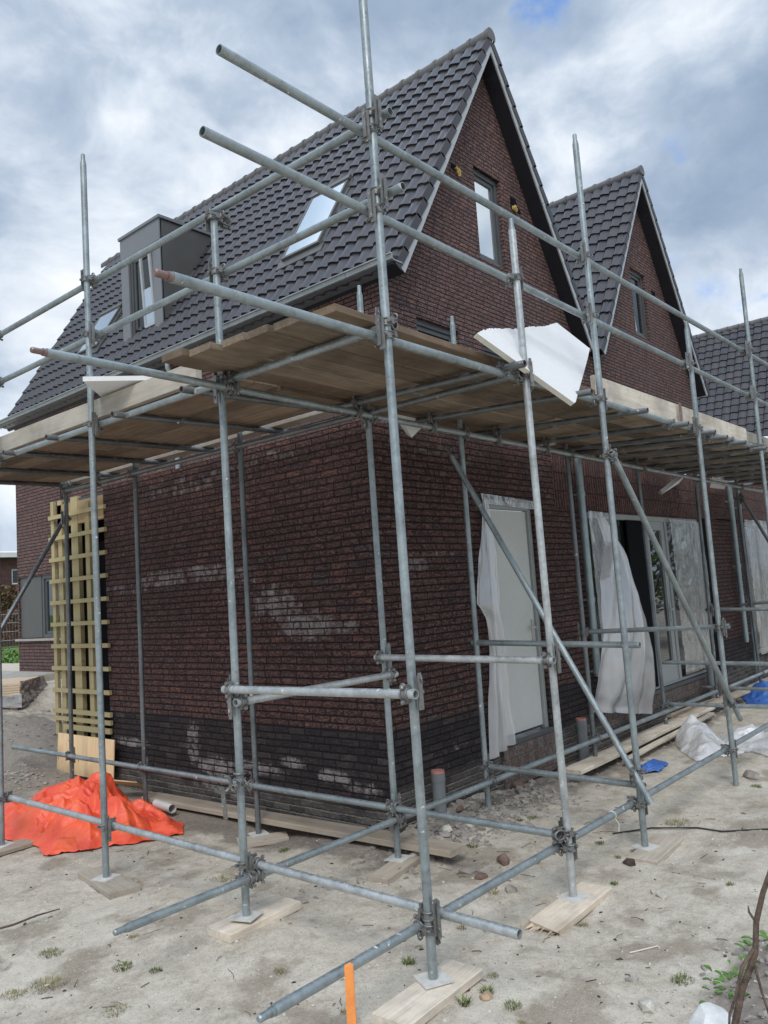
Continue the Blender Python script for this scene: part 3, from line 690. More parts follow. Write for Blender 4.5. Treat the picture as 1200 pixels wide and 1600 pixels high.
roof_window(3.11, 3.89, 1.16, 2.58)
roof_window(9.18, 9.96, 1.28, 2.35)

# door
mb = MB(); mb.box(1.70, 1.765, .035, .10, .37, 2.745); mb.box(2.57, 2.635, .035, .10, .37, 2.745); mb.box(1.765, 2.57, .035, .10, 2.66, 2.745)
build(mb, 'door_frame', M['frame_grey'], house)
mb = MB(); mb.box(1.77, 2.565, .06, .10, .405, 2.65); dr = build(mb, 'door', M['door'], house)
mb = MB(); mb.box(2.49, 2.535, .045, .06, 1.26, 1.50); mb.bar((2.515, .02, 1.42), (2.41, .02, 1.42), .02, .02); mb.cyl((2.512, .02, 1.42), (2.512, .06, 1.42), .011, 8); build(mb, 'handle', M['alu'], dr)
mb = MB(); mb.box(1.66, 2.67, -.02, .1, .325, .372); build(mb, 'threshold', M['anthra'], house)
mb = MB(); mb.box(1.64, 2.68, -.035, .05, -.05, .322); build(mb, 'threshold_block', M['brick_row_pale'], house)
# patio doors: side light, black panel as shade of an opening, door leaf, side light
mb = MB()
for (a, b) in ((3.885, 3.955), (4.58, 4.65), (5.60, 5.68), (6.36, 6.44), (7.62, 7.70)): mb.box(a, b, .03, .10, .40, 2.62)
mb.box(3.885, 7.70, .03, .10, 2.622, 2.69); mb.box(3.885, 7.70, .03, .10, .37, .398)
build(mb, 'patio_frame', M['frame_grey'], house)
mb = MB(); mb.box(3.83, 7.76, -.03, .09, .325, .368); build(mb, 'threshold', M['anthra'], house)
mb = MB(); wall_cells(mb, lambda u, z: (u, -.012, z), [3.86, 8.], [.14, .323], [], .02, (0, -1, 0)); mb.quad((3.86, -.012, .323), (8., -.012, .323), (8., .0, .323), (3.86, .0, .323)); build(mb, 'rowlock_sill', M['brick_row'], house)
mb = MB()
for (a, b, c, d) in ((5.69, 5.80, .40, 2.62), (6.24, 6.35, .40, 2.62), (5.80, 6.24, .40, .67), (5.80, 6.24, 2.50, 2.62)): mb.box(a, b, .045, .095, c, d)
leaf = build(mb, 'patio_door', M['frame_grey'], house)
mb = MB(); mb.quad((5.79, .075, .66), (6.25, .075, .66), (6.25, .075, 2.51), (5.79, .075, 2.51)); build(mb, 'pane', M['glass'], leaf)
mb = MB(); mb.box(6.27, 6.305, .03, .045, 1.22, 1.48); mb.bar((6.29, .0, 1.38), (6.17, .0, 1.38), .02, .02); mb.cyl((6.29, .0, 1.38), (6.29, .045, 1.38), .01, 8); build(mb, 'handle', M['alu'], leaf)
for (a, b) in ((3.955, 4.58), (4.65, 5.60), (6.44, 7.62)):
    mb = MB(); mb.quad((a, .07, .40), (b, .07, .40), (b, .07, 2.62), (a, .07, 2.62)); build(mb, 'pane', M['glass'], house)
mb = MB(); mb.box(5.05, 5.58, .02, .045, .40, 2.62); build(mb, 'gap_shade_panel', M['black'], house)  # black panel painted in for the shade inside the opening
# ground floor of the second house
pw2 = (9.95, 12.6, .37, 2.72)
mb = MB(); wall_cells(mb, lambda u, z: (u, 0., z), [8.55, 14.], [-.5, 2.70], [pw2], .09, (0, -1, 0)); mb.quad((8.55, 0, ZT), (14, 0, ZT), (14, YW, ZT), (8.55, YW, ZT)); build(mb, 'wall', M['brick_front'], house2)
mb = MB(); wall_cells(mb, lambda u, z: (u, 0., z), [8.55, 14.], [2.70, ZT], [], .05, (0, -1, 0)); build(mb, 'lintel_band', M['brick_soldier'], house2)
window('patio_window', house2, (9.95, .085, .37), X1, NY, 2.65, 2.33, M['frame_grey'], M['glass'], .07, False, (1.0, 1.9))
mb = MB(); mb.box(7.82, 7.98, -.006, .02, .33, 2.70); build(mb, 'black_strip', M['black'], house)  # flat black strip on the wall right of the patio frame

def downpipe(parent, x, z0, z1, rings, r=.042):
    mb = MB(); mb.cyl((x, -.085, z0), (x, -.085, z1), r, 16)
    for zz in rings: mb.cyl((x, -.085, zz), (x, -.085, zz+.05), r+.008, 16); mb.box(x-.02, x+.02, -.085, 0., zz+.015, zz+.035)
    mb.cyl((x, -.085, z0-.03), (x, -.085, z0), r-.006, 16)
    return build(mb, 'downpipe', M['zinc_pipe'], parent)
downpipe(house, 3.625, .80, 3.30, (1.62, 2.85, .80))
downpipe(house2, 9.09, .69, 3.30, (1.90, 3.0))
downpipe(house2, 9.50, .05, 3.30, (.75, 2.9), .035)
POLES = {
    'P1': ((-1.756, -1.751, 0.006), (-1.764, -1.741, 6.6)),
    'P2': ((-1.766, -0.343, 0.018), (-1.761, -0.347, 4.413)),
    'P3': ((-1.761, 1.268, -0.04), (-1.765, 1.27, 5.464)),
    'P4': ((-1.766, 2.979, -0.067), (-1.759, 2.976, 5.0)),
    'P5': ((-0.343, -1.762, -0.06), (-0.353, -1.744, 4.262)),
    'P6': ((0.766, -1.757, -0.067), (0.761, -1.745, 5.327)),
    'P7': ((2.841, -1.755, -0.127), (2.841, -1.755, 4.242)),
    'P7b': ((4.874, -1.747, -0.1), (4.88, -1.769, 5.334)),
    'P8': ((-0.352, -0.347, -0.051), (-0.357, -0.343, 4.228)),
    'P9': ((-0.355, 1.226, -0.098), (-0.347, 1.219, 3.42)),
    'P10': ((-0.362, 2.947, -0.089), (-0.349, 2.939, 3.42)),
    'P11': ((-0.365, 4.409, -0.027), (-0.348, 4.4, 3.42)),
    'P12': ((0.868, -0.339, -0.044), (0.878, -0.352, 4.252)),
    'P13': ((2.858, -0.355, -0.149), (2.854, -0.346, 3.36)),
    'P14': ((4.76, -0.362, -0.02), (4.744, -0.325, 3.36)),
    'P15': ((6.729, -0.332, -0.02), (6.736, -0.351, 3.36)),
    'P16': ((8.656, -0.368, -0.02), (8.646, -0.334, 3.36)),
    'P4b': ((-1.76, 4.62, -0.05), (-1.76, 4.62, 5.0)),
    'P17': ((6.9, -1.75, -0.1), (6.9, -1.75, 5.3)),
    'P18': ((8.9, -1.75, -0.1), (8.9, -1.75, 5.3)),
}
TUBES = {
    'guard_top_X': ((-2.752, -1.694, 4.388), (11.0, -1.694, 4.46)),
    'guard_low_X': ((-2.867, -1.694, 3.947), (11.0, -1.694, 3.847)),
    'ledger_X': ((-3.058, -1.694, 3.234), (11.0, -1.694, 3.318)),
    'ledger_in_X': ((-2.949, -0.402, 3.263), (11.0, -0.402, 3.181)),
    'base_out_X': ((-2.717, -1.694, 0.242), (11.0, -1.694, 0.193)),
    'base_in_X': ((-2.588, -0.402, 0.246), (6.519, -0.402, 0.217)),
    'base_in_X2': ((7.062, -0.402, 0.206), (11.0, -0.402, 0.21)),
    'guard_top_Y': ((-1.706, -1.835, 4.481), (-1.706, 5.2, 4.534)),
    'guard_low_Y': ((-1.706, -1.885, 4.034), (-1.706, 5.2, 4.085)),
    'ledger_Y': ((-1.706, -1.739, 3.311), (-1.706, 5.0, 3.374)),
    'ledger_in_Y': ((-0.404, -1.737, 3.257), (-0.404, 4.337, 3.301)),
    'base_out_Y': ((-1.706, -2.237, 0.297), (-1.706, 3.4, 0.327)),
    'base_in_Y': ((-0.404, -1.731, 0.321), (-0.404, 5.78, 0.309)),
    'mid_P1P2': ((-1.812, -1.813, 1.38), (-1.812, -0.288, 1.363)),
    'mid_P2P8': ((-1.818, -0.402, 1.286), (-0.296, -0.402, 1.276)),
    'mid_P8P5': ((-0.404, -1.807, 1.393), (-0.404, -0.303, 1.411)),
    'mid_12_6': ((0.873, -1.821, 1.369), (0.873, -0.302, 1.404)),
    'mid_13_7': ((2.903, -1.832, 1.357), (2.903, -0.276, 1.326)),
    'mid_14': ((4.863, -1.9, 0.784), (4.863, -0.349, 0.794)),
    'mid_15': ((6.793, -1.9, 1.276), (6.793, -0.296, 1.335)),
    'mid_16': ((8.703, -1.9, 1.394), (8.703, -0.174, 1.296)),
    'low_12_6': ((0.873, -1.754, 0.334), (0.873, -0.381, 0.352)),
    'low_14': ((4.863, -1.9, 0.308), (4.863, -0.345, 0.286)),
    'low_15': ((6.793, -1.9, 0.216), (6.793, -0.188, 0.227)),
    'brace_12_6': ((0.76, -0.317, 3.036), (0.7, -1.866, 0.26)),
    'brace_6_7': ((0.741, -1.802, 2.832), (3.011, -1.802, 0.475)),
    'brace_11': ((-0.32, 4.455, 3.034), (-1.93, 4.455, 0.43)),
    'brace_16': ((8.595, -0.421, 3.014), (8.595, -1.75, -0.05)),
    'trans_L0': ((-1.82, 0.011, 3.329), (-0.1, 0.011, 3.385)),
    'trans_L1': ((-1.82, 0.876, 3.332), (-0.1, 0.876, 3.385)),
    'trans_L2': ((-1.82, 1.889, 3.342), (-0.1, 1.889, 3.385)),
    'trans_L3': ((-1.82, 2.679, 3.346), (-0.1, 2.679, 3.385)),
    'trans_R0': ((-0.541, -1.86, 3.277), (-0.541, -0.1, 3.335)),
    'trans_R1': ((0.388, -1.86, 3.232), (0.388, -0.1, 3.335)),
    'trans_R2': ((1.387, -1.86, 3.226), (1.387, -0.1, 3.335)),
    'trans_R3': ((2.307, -1.86, 3.222), (2.307, -0.1, 3.335)),
    'trans_R4': ((3.027, -1.86, 3.224), (3.027, -0.1, 3.335)),
    'trans_R5': ((3.385, -1.86, 3.211), (3.385, -0.1, 3.335)),
    'trans_R6': ((3.993, -1.86, 3.219), (3.993, -0.1, 3.335)),
    'trans_R7': ((4.75, -1.86, 3.227), (4.75, -0.1, 3.335)),
    'trans_R8': ((5.45, -1.86, 3.24), (5.45, -0.1, 3.325)),
    'trans_R9': ((6.15, -1.86, 3.24), (6.15, -0.1, 3.325)),
    'trans_R10': ((6.62, -1.86, 3.24), (6.62, -0.1, 3.325)),
    'trans_R11': ((7.4, -1.86, 3.24), (7.4, -0.1, 3.325)),
    'trans_R12': ((8.15, -1.86, 3.24), (8.15, -0.1, 3.325)),
    'trans_R13': ((8.9, -1.86, 3.24), (8.9, -0.1, 3.325)),
    'trans_R14': ((9.7, -1.86, 3.24), (9.7, -0.1, 3.325)),
    'trans_L4': ((-1.82, 3.59, 3.35), (-0.1, 3.59, 3.385)),
    'trans_L5': ((-1.82, 4.43, 3.36), (-0.1, 4.43, 3.385)),
}

# ------------------------------------------------------------------ scaffold
scaf = empty('scaffold', (-1.756, -1.751, 0), 'galvanised steel tube scaffold with couplers wrapping the corner of the brick house', 'scaffold')
RO, RI = .02415, .0205
SPIG = {'P1': 0, 'P3': 1, 'P5': 1, 'P6': 1, 'P7': 1, 'P7b': 1, 'P8': 1, 'P12': 1, 'P17': 1, 'P18': 1}
def spigot(p, d, parent, mat):
    d = V(d).normalized(); p = V(p); mb = MB()
    mb.cyl(p-d*.002, p+d*.022, .0215, 14, .0205); mb.cyl(p+d*.022, p+d*.075, .0165, 12); mb.cyl(p+d*.075, p+d*.082, .0165, 12, .012)
    return build(mb, 'spigot', mat, parent)
tube_ob = {}
def joint(mb, p, d):
    d = V(d).normalized(); p = V(p); mb.cyl(p-d*.004, p+d*.004, RO+.0012, 16)
for n, (a, b) in POLES.items():
    mb = MB(); mb.pipe(a, b, RO, RI)
    d_ = (V(b)-V(a)).normalized()
    for zz in {'P1': (4.18, 2.05), 'P6': (4.62,), 'P7': (3.62,), 'P3': (4.2, 2.1)}.get(n, ()): joint(mb, V(a)+d_*zz, d_)
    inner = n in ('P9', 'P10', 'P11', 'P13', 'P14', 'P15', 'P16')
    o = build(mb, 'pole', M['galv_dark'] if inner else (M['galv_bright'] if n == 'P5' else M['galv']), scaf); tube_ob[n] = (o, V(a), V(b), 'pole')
    if SPIG.get(n): spigot(b, V(b)-V(a), o, M['galv'])
    if n in ('P1', 'P2', 'P3', 'P5', 'P6', 'P8', 'P9', 'P4'):
        p = MB(); ang = random.uniform(-.5, .5); A = V(a); u = V((math.cos(ang), math.sin(ang), 0)); v_ = V((-u.y, u.x, 0))
        p.obox(A - u*.075 - v_*.075 - V((0, 0, .007)), u*.15, v_*.15, (0, 0, .007)); build(p, 'base_plate', M['plate'], o)
KIND = {'guard': 'guard_rail', 'ledger': 'ledger', 'base': 'base_rail', 'mid': 'cross_tube', 'low': 'cross_tube', 'brace': 'brace', 'trans': 'transom'}
SP0 = {'ledger_X': 0, 'ledger_in_X': 0, 'base_in_X': 2, 'base_out_X': 2, 'base_in_X2': 0, 'low_15': 1, 'brace_12_6': 0}
for n, (a, b) in TUBES.items():
    k = KIND[n.split('_')[0]]; mb = MB(); mb.pipe(a, b, RO, RI, rim=1)
    d_ = (V(b)-V(a)).normalized()
    if 'X' in n and n != 'base_in_X2':
        for xx in (2.2, 4.6): joint(mb, V(a)+d_*((xx-a[0])/d_[0]), d_)
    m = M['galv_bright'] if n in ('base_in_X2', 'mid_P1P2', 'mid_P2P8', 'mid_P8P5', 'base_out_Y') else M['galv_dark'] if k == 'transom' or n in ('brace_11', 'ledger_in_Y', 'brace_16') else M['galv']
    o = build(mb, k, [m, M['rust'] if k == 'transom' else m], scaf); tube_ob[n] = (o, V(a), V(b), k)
    if n in SP0:
        if SP0[n] in (0, 2): spigot(a, V(a)-V(b), o, M['rust'] if SP0[n] == 0 else m)
        else: spigot(b, V(b)-V(a), o, M['rust'])

def coupler_mesh(wedge, half=False):
    """pole along z at the origin, second tube along x at (0, d, 0)"""
    d = .053; mb = MB(); R = RO+.0035
    for (c, ax) in (((0, 0, 0), V((0, 0, 1))), ((0, d, 0), V((1, 0, 0)))):
        c = V(c)
        for off in ((-.018, .018) if wedge else (-.012, .012)):
            mb.torus(c+ax*off, ax, R+.001, .0055, 18, 6)
        A = mb.ring(c-ax*.02, ax, R, 18); B = mb.ring(c+ax*.02, ax, R, 18); mb.loft([A, B], True)
        A2 = mb.ring(c-ax*.02, ax, R-.003, 18); mb.loft([A2, A], False); B2 = mb.ring(c+ax*.02, ax, R-.003, 18); mb.loft([B, B2], False)
    # hinge lugs, bolts and nuts
    for sx in (1, -1):
        mb.box(*sorted((sx*.026, sx*.046)), -.012, .012, -.016, .016)
        mb.cyl((sx*.038, -.026, .0), (sx*.038, .030, 0), .006, 8); mb.cyl((sx*.038, -.034, 0), (sx*.038, -.022, 0), .0115, 6)
        mb.box(-.016, .016, d-.012, d+.012, *sorted((sx*.026, sx*.046)))
        mb.cyl((0, d-.03, sx*.038), (0, d+.026, sx*.038), .006, 8); mb.cyl((0, d+.022, sx*.038), (0, d+.034, sx*.038), .0115, 6)
    if wedge:        # flat wedge and carrier plate standing along the pole
        mb.box(-.050, -.044, -.022, .012, -.085, .085); mb.box(-.060, -.054, -.004, .018, -.062, .10)
        mb.torus((-.052, .0, .062), (0, 1, 0), .014, .004, 12, 5)
        mb.torus((.035, .03, .03), (0, 1, 0), .018, .005, 12, 5)
    return mb.mesh('coupler')
CM = [coupler_mesh(True), coupler_mesh(False)]
for c in CM: c.materials.append(M['iron'])
def closest(p1, q1, p2, q2):
    d1, d2, r = q1-p1, q2-p2, p1-p2; a, e, f = d1.dot(d1), d2.dot(d2), d2.dot(r); c, b = d1.dot(r), d1.dot(d2); den = a*e-b*b
    s = max(0, min(1, (b*f-c*e)/den)) if den > 1e-9 else 0; t = (b*s+f)/e
    t = max(0, min(1, t)); s = max(0, min(1, (b*t-c)/a)); return p1+d1*s, p2+d2*t, s, t
names = list(tube_ob); ncoup = 0
for i, na in enumerate(names):
    for nb_ in names[i+1:]:
        oa, a0, a1, ka = tube_ob[na]; ob, b0, b1, kb = tube_ob[nb_]
        da, db = (a1-a0).normalized(), (b1-b0).normalized()
        if abs(da.dot(db)) > .97: continue
        if ka != 'pole' and kb != 'pole' and not ({ka, kb} == {'ledger', 'transom'} or (ka == kb == 'ledger') or {ka, kb} == {'base_rail'} ): continue
        ca, cb, s, t = closest(a0, a1, b0, b1); dist = (ca-cb).length
        if not (.025 < dist < .105): continue
        if ka != 'pole' and dist > .085: continue
        if ca.x > 10 or ca.y > 5.5: continue
        # frame: z along tube a, y towards tube b
        Z = da; Yv = (cb-ca); Yv = (Yv - Z*Yv.dot(Z)).normalized(); Xv = Yv.cross(Z)
        if Xv.dot(db) < 0: pass
        sc = dist/.053; mid = ca
        m = Matrix.Translation(mid) @ Matrix((Xv, Yv, Z)).transposed().to_4x4() @ Matrix.Diagonal((1, max(.8, min(1.5, sc)), 1, 1))
        flip = random.random() < .5
        if flip: m = m @ Matrix.Rotation(PI, 4, 'Y')
        me = CM[0] if ka == 'pole' else CM[1]
        build(me, 'coupler', M['iron'], oa, m); ncoup += 1
# loose coupler and strap hanging on the second pole
mb = MB()
for k in range(7):
    c = V((-1.80+.012*k - .03, -.36-.01*k, .815-.012*abs(k-3))); mb.torus(c, (1, .3*(-1)**k, .6*(k % 2)), .017, .0055, 12, 6)
mb.torus((-1.86, -.30, .80), (.3, 1, .2), .05, .011, 14, 6, 0, 4.6); mb.bar((-1.87, -.30, .79), (-1.86, -.31, .60), .035, .008, (1, 0, 0)); mb.torus((-1.766, -.343, .82), (0, 0, 1), .032, .008, 16, 6); mb.torus((-1.766, -.343, .85), (.1, 0, 1), .032, .008, 16, 6)
build(mb, 'hanging_coupler', M['iron'], tube_ob['P2'][0])
# tie of pale rope round the outer base rail
mb = MB(); c = V((.42, -1.694, .228)); mb.torus(c, (1, 0, 0), RO+.004, .004, 14, 6); mb.path([c+V((0, -.02, -.02)), c+V((.02, -.035, -.06)), c+V((.015, -.03, -.11))], .004, 6)
build(mb, 'rope_tie', M['straw'], tube_ob['base_out_X'][0])

# ------------------------------------------------------------------ boards
def plank_mesh(L, wd_, th, name, broken=False, warp=.004):
    mb = MB(); n = 10; ch = .004; sec = [(-wd_/2, -th/2+ch), (-wd_/2+ch, -th/2), (wd_/2-ch, -th/2), (wd_/2, -th/2+ch), (wd_/2, th/2-ch), (wd_/2-ch, th/2), (-wd_/2+ch, th/2), (-wd_/2, th/2-ch)]
    s0 = random.uniform(0, 50); rings = []
    for i in range(n+1):
        x = -L/2 + L*i/n; dz_ = warp*noise.noise(V((x*.8, s0, 0)))*2; tw = warp*noise.noise(V((x*.7, s0, 9)))*.3
        rings.append([V((x + (random.uniform(-.003, .003) if i in (0, n) else 0), y, z + dz_ + tw*y/wd_*2)) for y, z in sec])
    if broken:
        for j, q in enumerate(rings[0]): q.x += (.0, .05, -.03, .06, -.02, .05, -.015, .03)[j]
        for k in range(22):
            y = random.uniform(-wd_/2, wd_/2); z = random.uniform(-th/2, th/2-.004); l = random.uniform(.02, .08); w_ = random.uniform(.003, .010)
            mb.add([(-L/2+.05, y-w_, z-w_), (-L/2+.05, y+w_, z-w_), (-L/2+.05, y, z+w_), (-L/2-l*.6, y+random.uniform(-.01, .01), z)], [(0, 1, 3), (1, 2, 3), (2, 0, 3)])
    mb.loft(rings, False); mb.add(rings[0], [tuple(range(8))], False); mb.add(rings[-1], [tuple(range(8))[::-1]], False)
    return mb.mesh(name)
def plank(name, p0, p1, wd_, th, mat, label, cat='plank', group=None, upv=(0, 0, 1), **kw):
    p0, p1, upv = V(p0), V(p1), V(upv); d = p1-p0; L = d.length; d.normalize(); sdv = upv.cross(d).normalized(); u = d.cross(sdv)
    m = Matrix.Translation((p0+p1)/2) @ Matrix((d, sdv, u)).transposed().to_4x4()
    return tag(build(plank_mesh(L, wd_, th, name, **kw), name, mat, None, m), label, cat, group)
ORD = ['outermost', 'second from the outside', 'third from the outside', 'fourth from the outside', 'fifth from the outside', 'innermost']
ys_ = [-1.525, -1.30, -1.075, -.85, -.625, -.40]; e0 = [-2.02, -2.06, -2.09, -2.06, -2.13, -2.17]
for i, y in enumerate(ys_):
    x0 = e0[i]; lens = [(x0, 1.75 + random.uniform(-.3, .3))]; x = lens[0][1]
    while x < 9.6: lens.append((x+.012, min(10.2, x+4. - random.uniform(0, .25)))); x = lens[-1][1]
    for k, (xa, xb) in enumerate(lens):
        zt_ = 3.3445 + (y+1.525)*.030 + (.004 if i % 2 else 0)
        if k == 0: zt_ += .012
        plank('scaffold_board', (xa, y + random.uniform(-.006, .006), zt_ + (.012 if k == 0 and i in (0, 3) else 0)), (xb, y + random.uniform(-.006, .006), zt_), .205, .042, M['plank'],
              'weathered gable-side platform board, %s, %s' % (ORD[i], ['with its end past the corner', 'middle length', 'far right length'][min(k, 2)]), 'plank', 'boards of the scaffold platform')
plank('scaffold_board', (-1.2, -.19, 3.372), (2.6, -.19, 3.372), .2, .04, M['plank'], 'narrow platform board between the inner ledger and the front wall, near the corner', 'plank', 'boards of the scaffold platform')
plank('scaffold_board', (2.75, -.22, 3.365), (6.6, -.22, 3.365), .16, .04, M['plank'], 'narrow platform board between the inner ledger and the front wall, above the patio doors', 'plank', 'boards of the scaffold platform')
xsL = [-1.53, -1.305, -1.08, -.855, -.63, -.455]
for i, x in enumerate(xsL):
    ya = -.27 + random.uniform(-.02, .02); yb_ = 4.72 + random.uniform(-.2, .1); ym = 2.1 + random.uniform(-.8, .6)
    wdt = .21 if i < 5 else .12
    for k, (p, q) in enumerate(((ya, ym), (ym+.01, yb_))):
        plank('scaffold_board', (x, p, 3.388 + (x+1.7)*.030), (x, q, 3.388 + (x+1.7)*.030), wdt, .038, M['plank'],
              'weathered side-wall platform board, %s, %s' % (ORD[i], ['near length behind the corner', 'far length above the laths'][k]), 'plank', 'boards of the scaffold platform')
plank('scaffold_board', (-.20, -.1, 3.425), (-.20, 4.6, 3.43), .14, .035, M['plank_pale'], 'narrow platform board coloured pale as if lit, next to the side wall', 'plank', 'boards of the scaffold platform')  # pale wood puts the light on this edge board into its colour
plank('toe_board', (.93, -1.62, 3.40), (4.72, -1.65, 3.385), .20, .036, M['plank_pale'], 'pale toe board on edge right of the foam sheet', 'toe board', 'toe boards on edge', (0, 1, 0))
plank('toe_board', (4.55, -1.60, 3.39), (8.5, -1.60, 3.40), .20, .036, M['plank_pale'], 'pale toe board on edge at the right edge of the photo', 'toe board', 'toe boards on edge', (0, 1, 0))
plank('toe_board', (-1.665, .02, 3.475), (-1.665, 5.0, 3.50), .155, .05, M['plank_pale'], 'pale toe board on edge under the left foam wedge', 'toe board', 'toe boards on edge', (1, 0, 0))
mb = MB(); mb.box(2.62, 2.66, -1.69, -1.675, 3.32, 3.50)
tag(build(mb, 'wooden_cleat', M['rust']), 'small upright brown cleat on the right toe board', 'cleat')

def gboard(c, ang, L, wd_, th, label, broken=False, tilt=0.):
    d = V((math.cos(ang), math.sin(ang), tilt)); c = V(c)
    return plank('ground_board', c-d*L/2, c+d*L/2, wd_, th, M['sole'], label, 'board', 'short boards under the scaffold feet', broken=broken, warp=.002)
gboard((-1.84, -1.79, -.028), .04, .62, .215, .045, 'short ground board under the front corner pole, nearest the camera')
gboard((-1.68, -.32, -.030), .02, .56, .22, .05, 'short ground board under the second pole, where two base rails cross')
gboard((-1.76, 1.24, -.066), 1.40, .66, .22, .04, 'square-edged ground board under the pole in front of the orange tarpaulin')
gboard((-.46, -1.80, -.088), .03, .74, .215, .042, 'ground board with a splintered broken end under a pole', broken=True)
gboard((.81, -1.82, -.094), .05, .60, .215, .04, 'ground board under the pole at the lower end of the first diagonal brace')
gboard((-.49, -.43, -.077), .18, .48, .17, .045, 'rough ground board under the pole at the house corner')
gboard((-.40, 1.12, -.125), -.6, .42, .2, .04, 'short ground board under the inner pole behind the long plank')
gboard((-1.78, 2.9, -.09), .05, .46, .22, .035, 'ground board at the left edge of the photo, left of the orange tarpaulin')
plank('long_plank', (-.20, 3.12, -.04), (-.16, -.76, .0), .20, .045, M['sole'], 'long grey plank lying on the ground along the side wall', 'plank', warp=.006)
plank('long_plank', (2.2, -.42, .03), (6.2, -.36, .05), .21, .04, M['sole'], 'long plank on the ground in front of the patio doors', 'plank', warp=.006)
plank('long_plank', (3.0, -.62, .0), (5.9, -.52, .02), .07, .03, M['sole'], 'thin batten on the ground beside the plank before the patio doors', 'batten', warp=.006)
plank('long_plank', (5.2, -.30, .08), (7.6, -.42, .07), .20, .035, M['sole'], 'plank on the ground left of the blue plastic', 'plank', warp=.006)
plank('plywood_sheet', (-.13, 4.58, .01), (-.10, 4.58, .46), 1.27, .018, M['ply'], 'knotty pine plywood panel standing below the timber laths', 'plywood panel', None, (-1, 0, 0), warp=0)

# ------------------------------------------------------------------ foam sheets
def slab(name, pts, nrm, th, label, group=None):
    """foam board: front face polygon pushed back along -nrm"""
    mb = MB(); mb.prism(pts, -V(nrm)*th); me = mb.mesh(name)
    me.materials.append(M['foam']); me.materials.append(M['foam_cream'])
    for p in me.polygons:
        if len(p.vertices) == 4 and abs(p.normal.dot(V(nrm))) < .5: p.material_index = 1
    return tag(build(me, name, M['foam']), label, 'foam board', group)
nF = V((.0809, -.8706, .4853)).normalized(); q0 = V((.217, -1.8, 3.173))
edge = [(-.92,-1.77,3.42),(-.81,-1.73,3.47),(-.65,-1.68,3.53),(-.49,-1.64,3.58),(-.30,-1.59,3.63),(-.08,-1.54,3.69),(.12,-1.49,3.755),(.39,-1.41,3.84),(.60,-1.36,3.905),(.79,-1.31,3.96),(1.02,-1.24,4.04),(1.33,-1.15,4.15),(1.9,-1.17,4.02),(1.52,-1.32,3.82),(.86,-1.57,3.48),(.24,-1.80,3.16),(.20,-1.82,3.14),(.14,-1.84,3.12)]
pts = []
for i, e in enumerate(edge):
    e = V(e); e = e - nF*((e-q0).dot(nF))
    pts.append(e)
full = []; pts = [e - nF*((e-q0).dot(nF)) for e in pts]
for i in range(len(pts)):
    a, b = pts[i], pts[(i+1) % len(pts)]; full.append(a)
    if i < 10:
        for k in range(1, 6):
            jt = V((0, 0, random.uniform(-.009, .009))); full.append(a.lerp(b, k/6) + jt - nF*jt.dot(nF))
FM = MB(); FM.prism(full, -nF*.034); me = FM.mesh('foam_sheet'); me.materials.append(M['foam']); me.materials.append(M['foam_cream'])
for p in me.polygons:
    if len(p.vertices) == 4: p.material_index = 1
tag(build(me, 'foam_sheet', M['foam']), 'large white foam sheet with a torn upper edge leaning on the platform', 'foam board', 'white foam sheets')
mb = MB(); mb.prism([(-1.99, .97, 3.575), (-1.585, .66, 3.578), (-1.40, .80, 3.578), (-1.44, 1.40, 3.578), (-1.60, 1.36, 3.578)], (0, 0, .035)); tag(build(mb, 'foam_sheet', M['foam']), 'pointed white foam wedge lying on the left toe board', 'foam board', 'white foam sheets')
mb = MB(); mb.prism([(.10, -.27, 3.345), (.56, -.24, 3.35), (.50, -.10, 3.26), (.36, -.2, 3.19), (.2, -.25, 3.26)], (.02, .06, .03)); tag(build(mb, 'foam_sheet', M['foam']), 'white foam scrap sticking down under the platform near the corner', 'foam board', 'white foam sheets')
mb = MB(); mb.prism([(5.72, -.24, 2.97), (5.80, -.18, 2.96), (6.86, -.06, 3.20), (6.80, -.20, 3.31)], (.05, .05, .05)); tag(build(mb, 'foam_sheet', M['foam']), 'white foam offcut hanging below the platform over the patio door', 'foam board', 'white foam sheets')
mb = MB(); mb.prism([(7.5, -.34, 3.27), (8.3, -.30, 3.27), (8.9, -.06, 3.22), (8.2, -.06, 3.21)], (.0, .0, .03)); tag(build(mb, 'foam_sheet', M['foam']), 'flat white foam offcut below the platform, right of the other hanging one', 'foam board', 'white foam sheets')

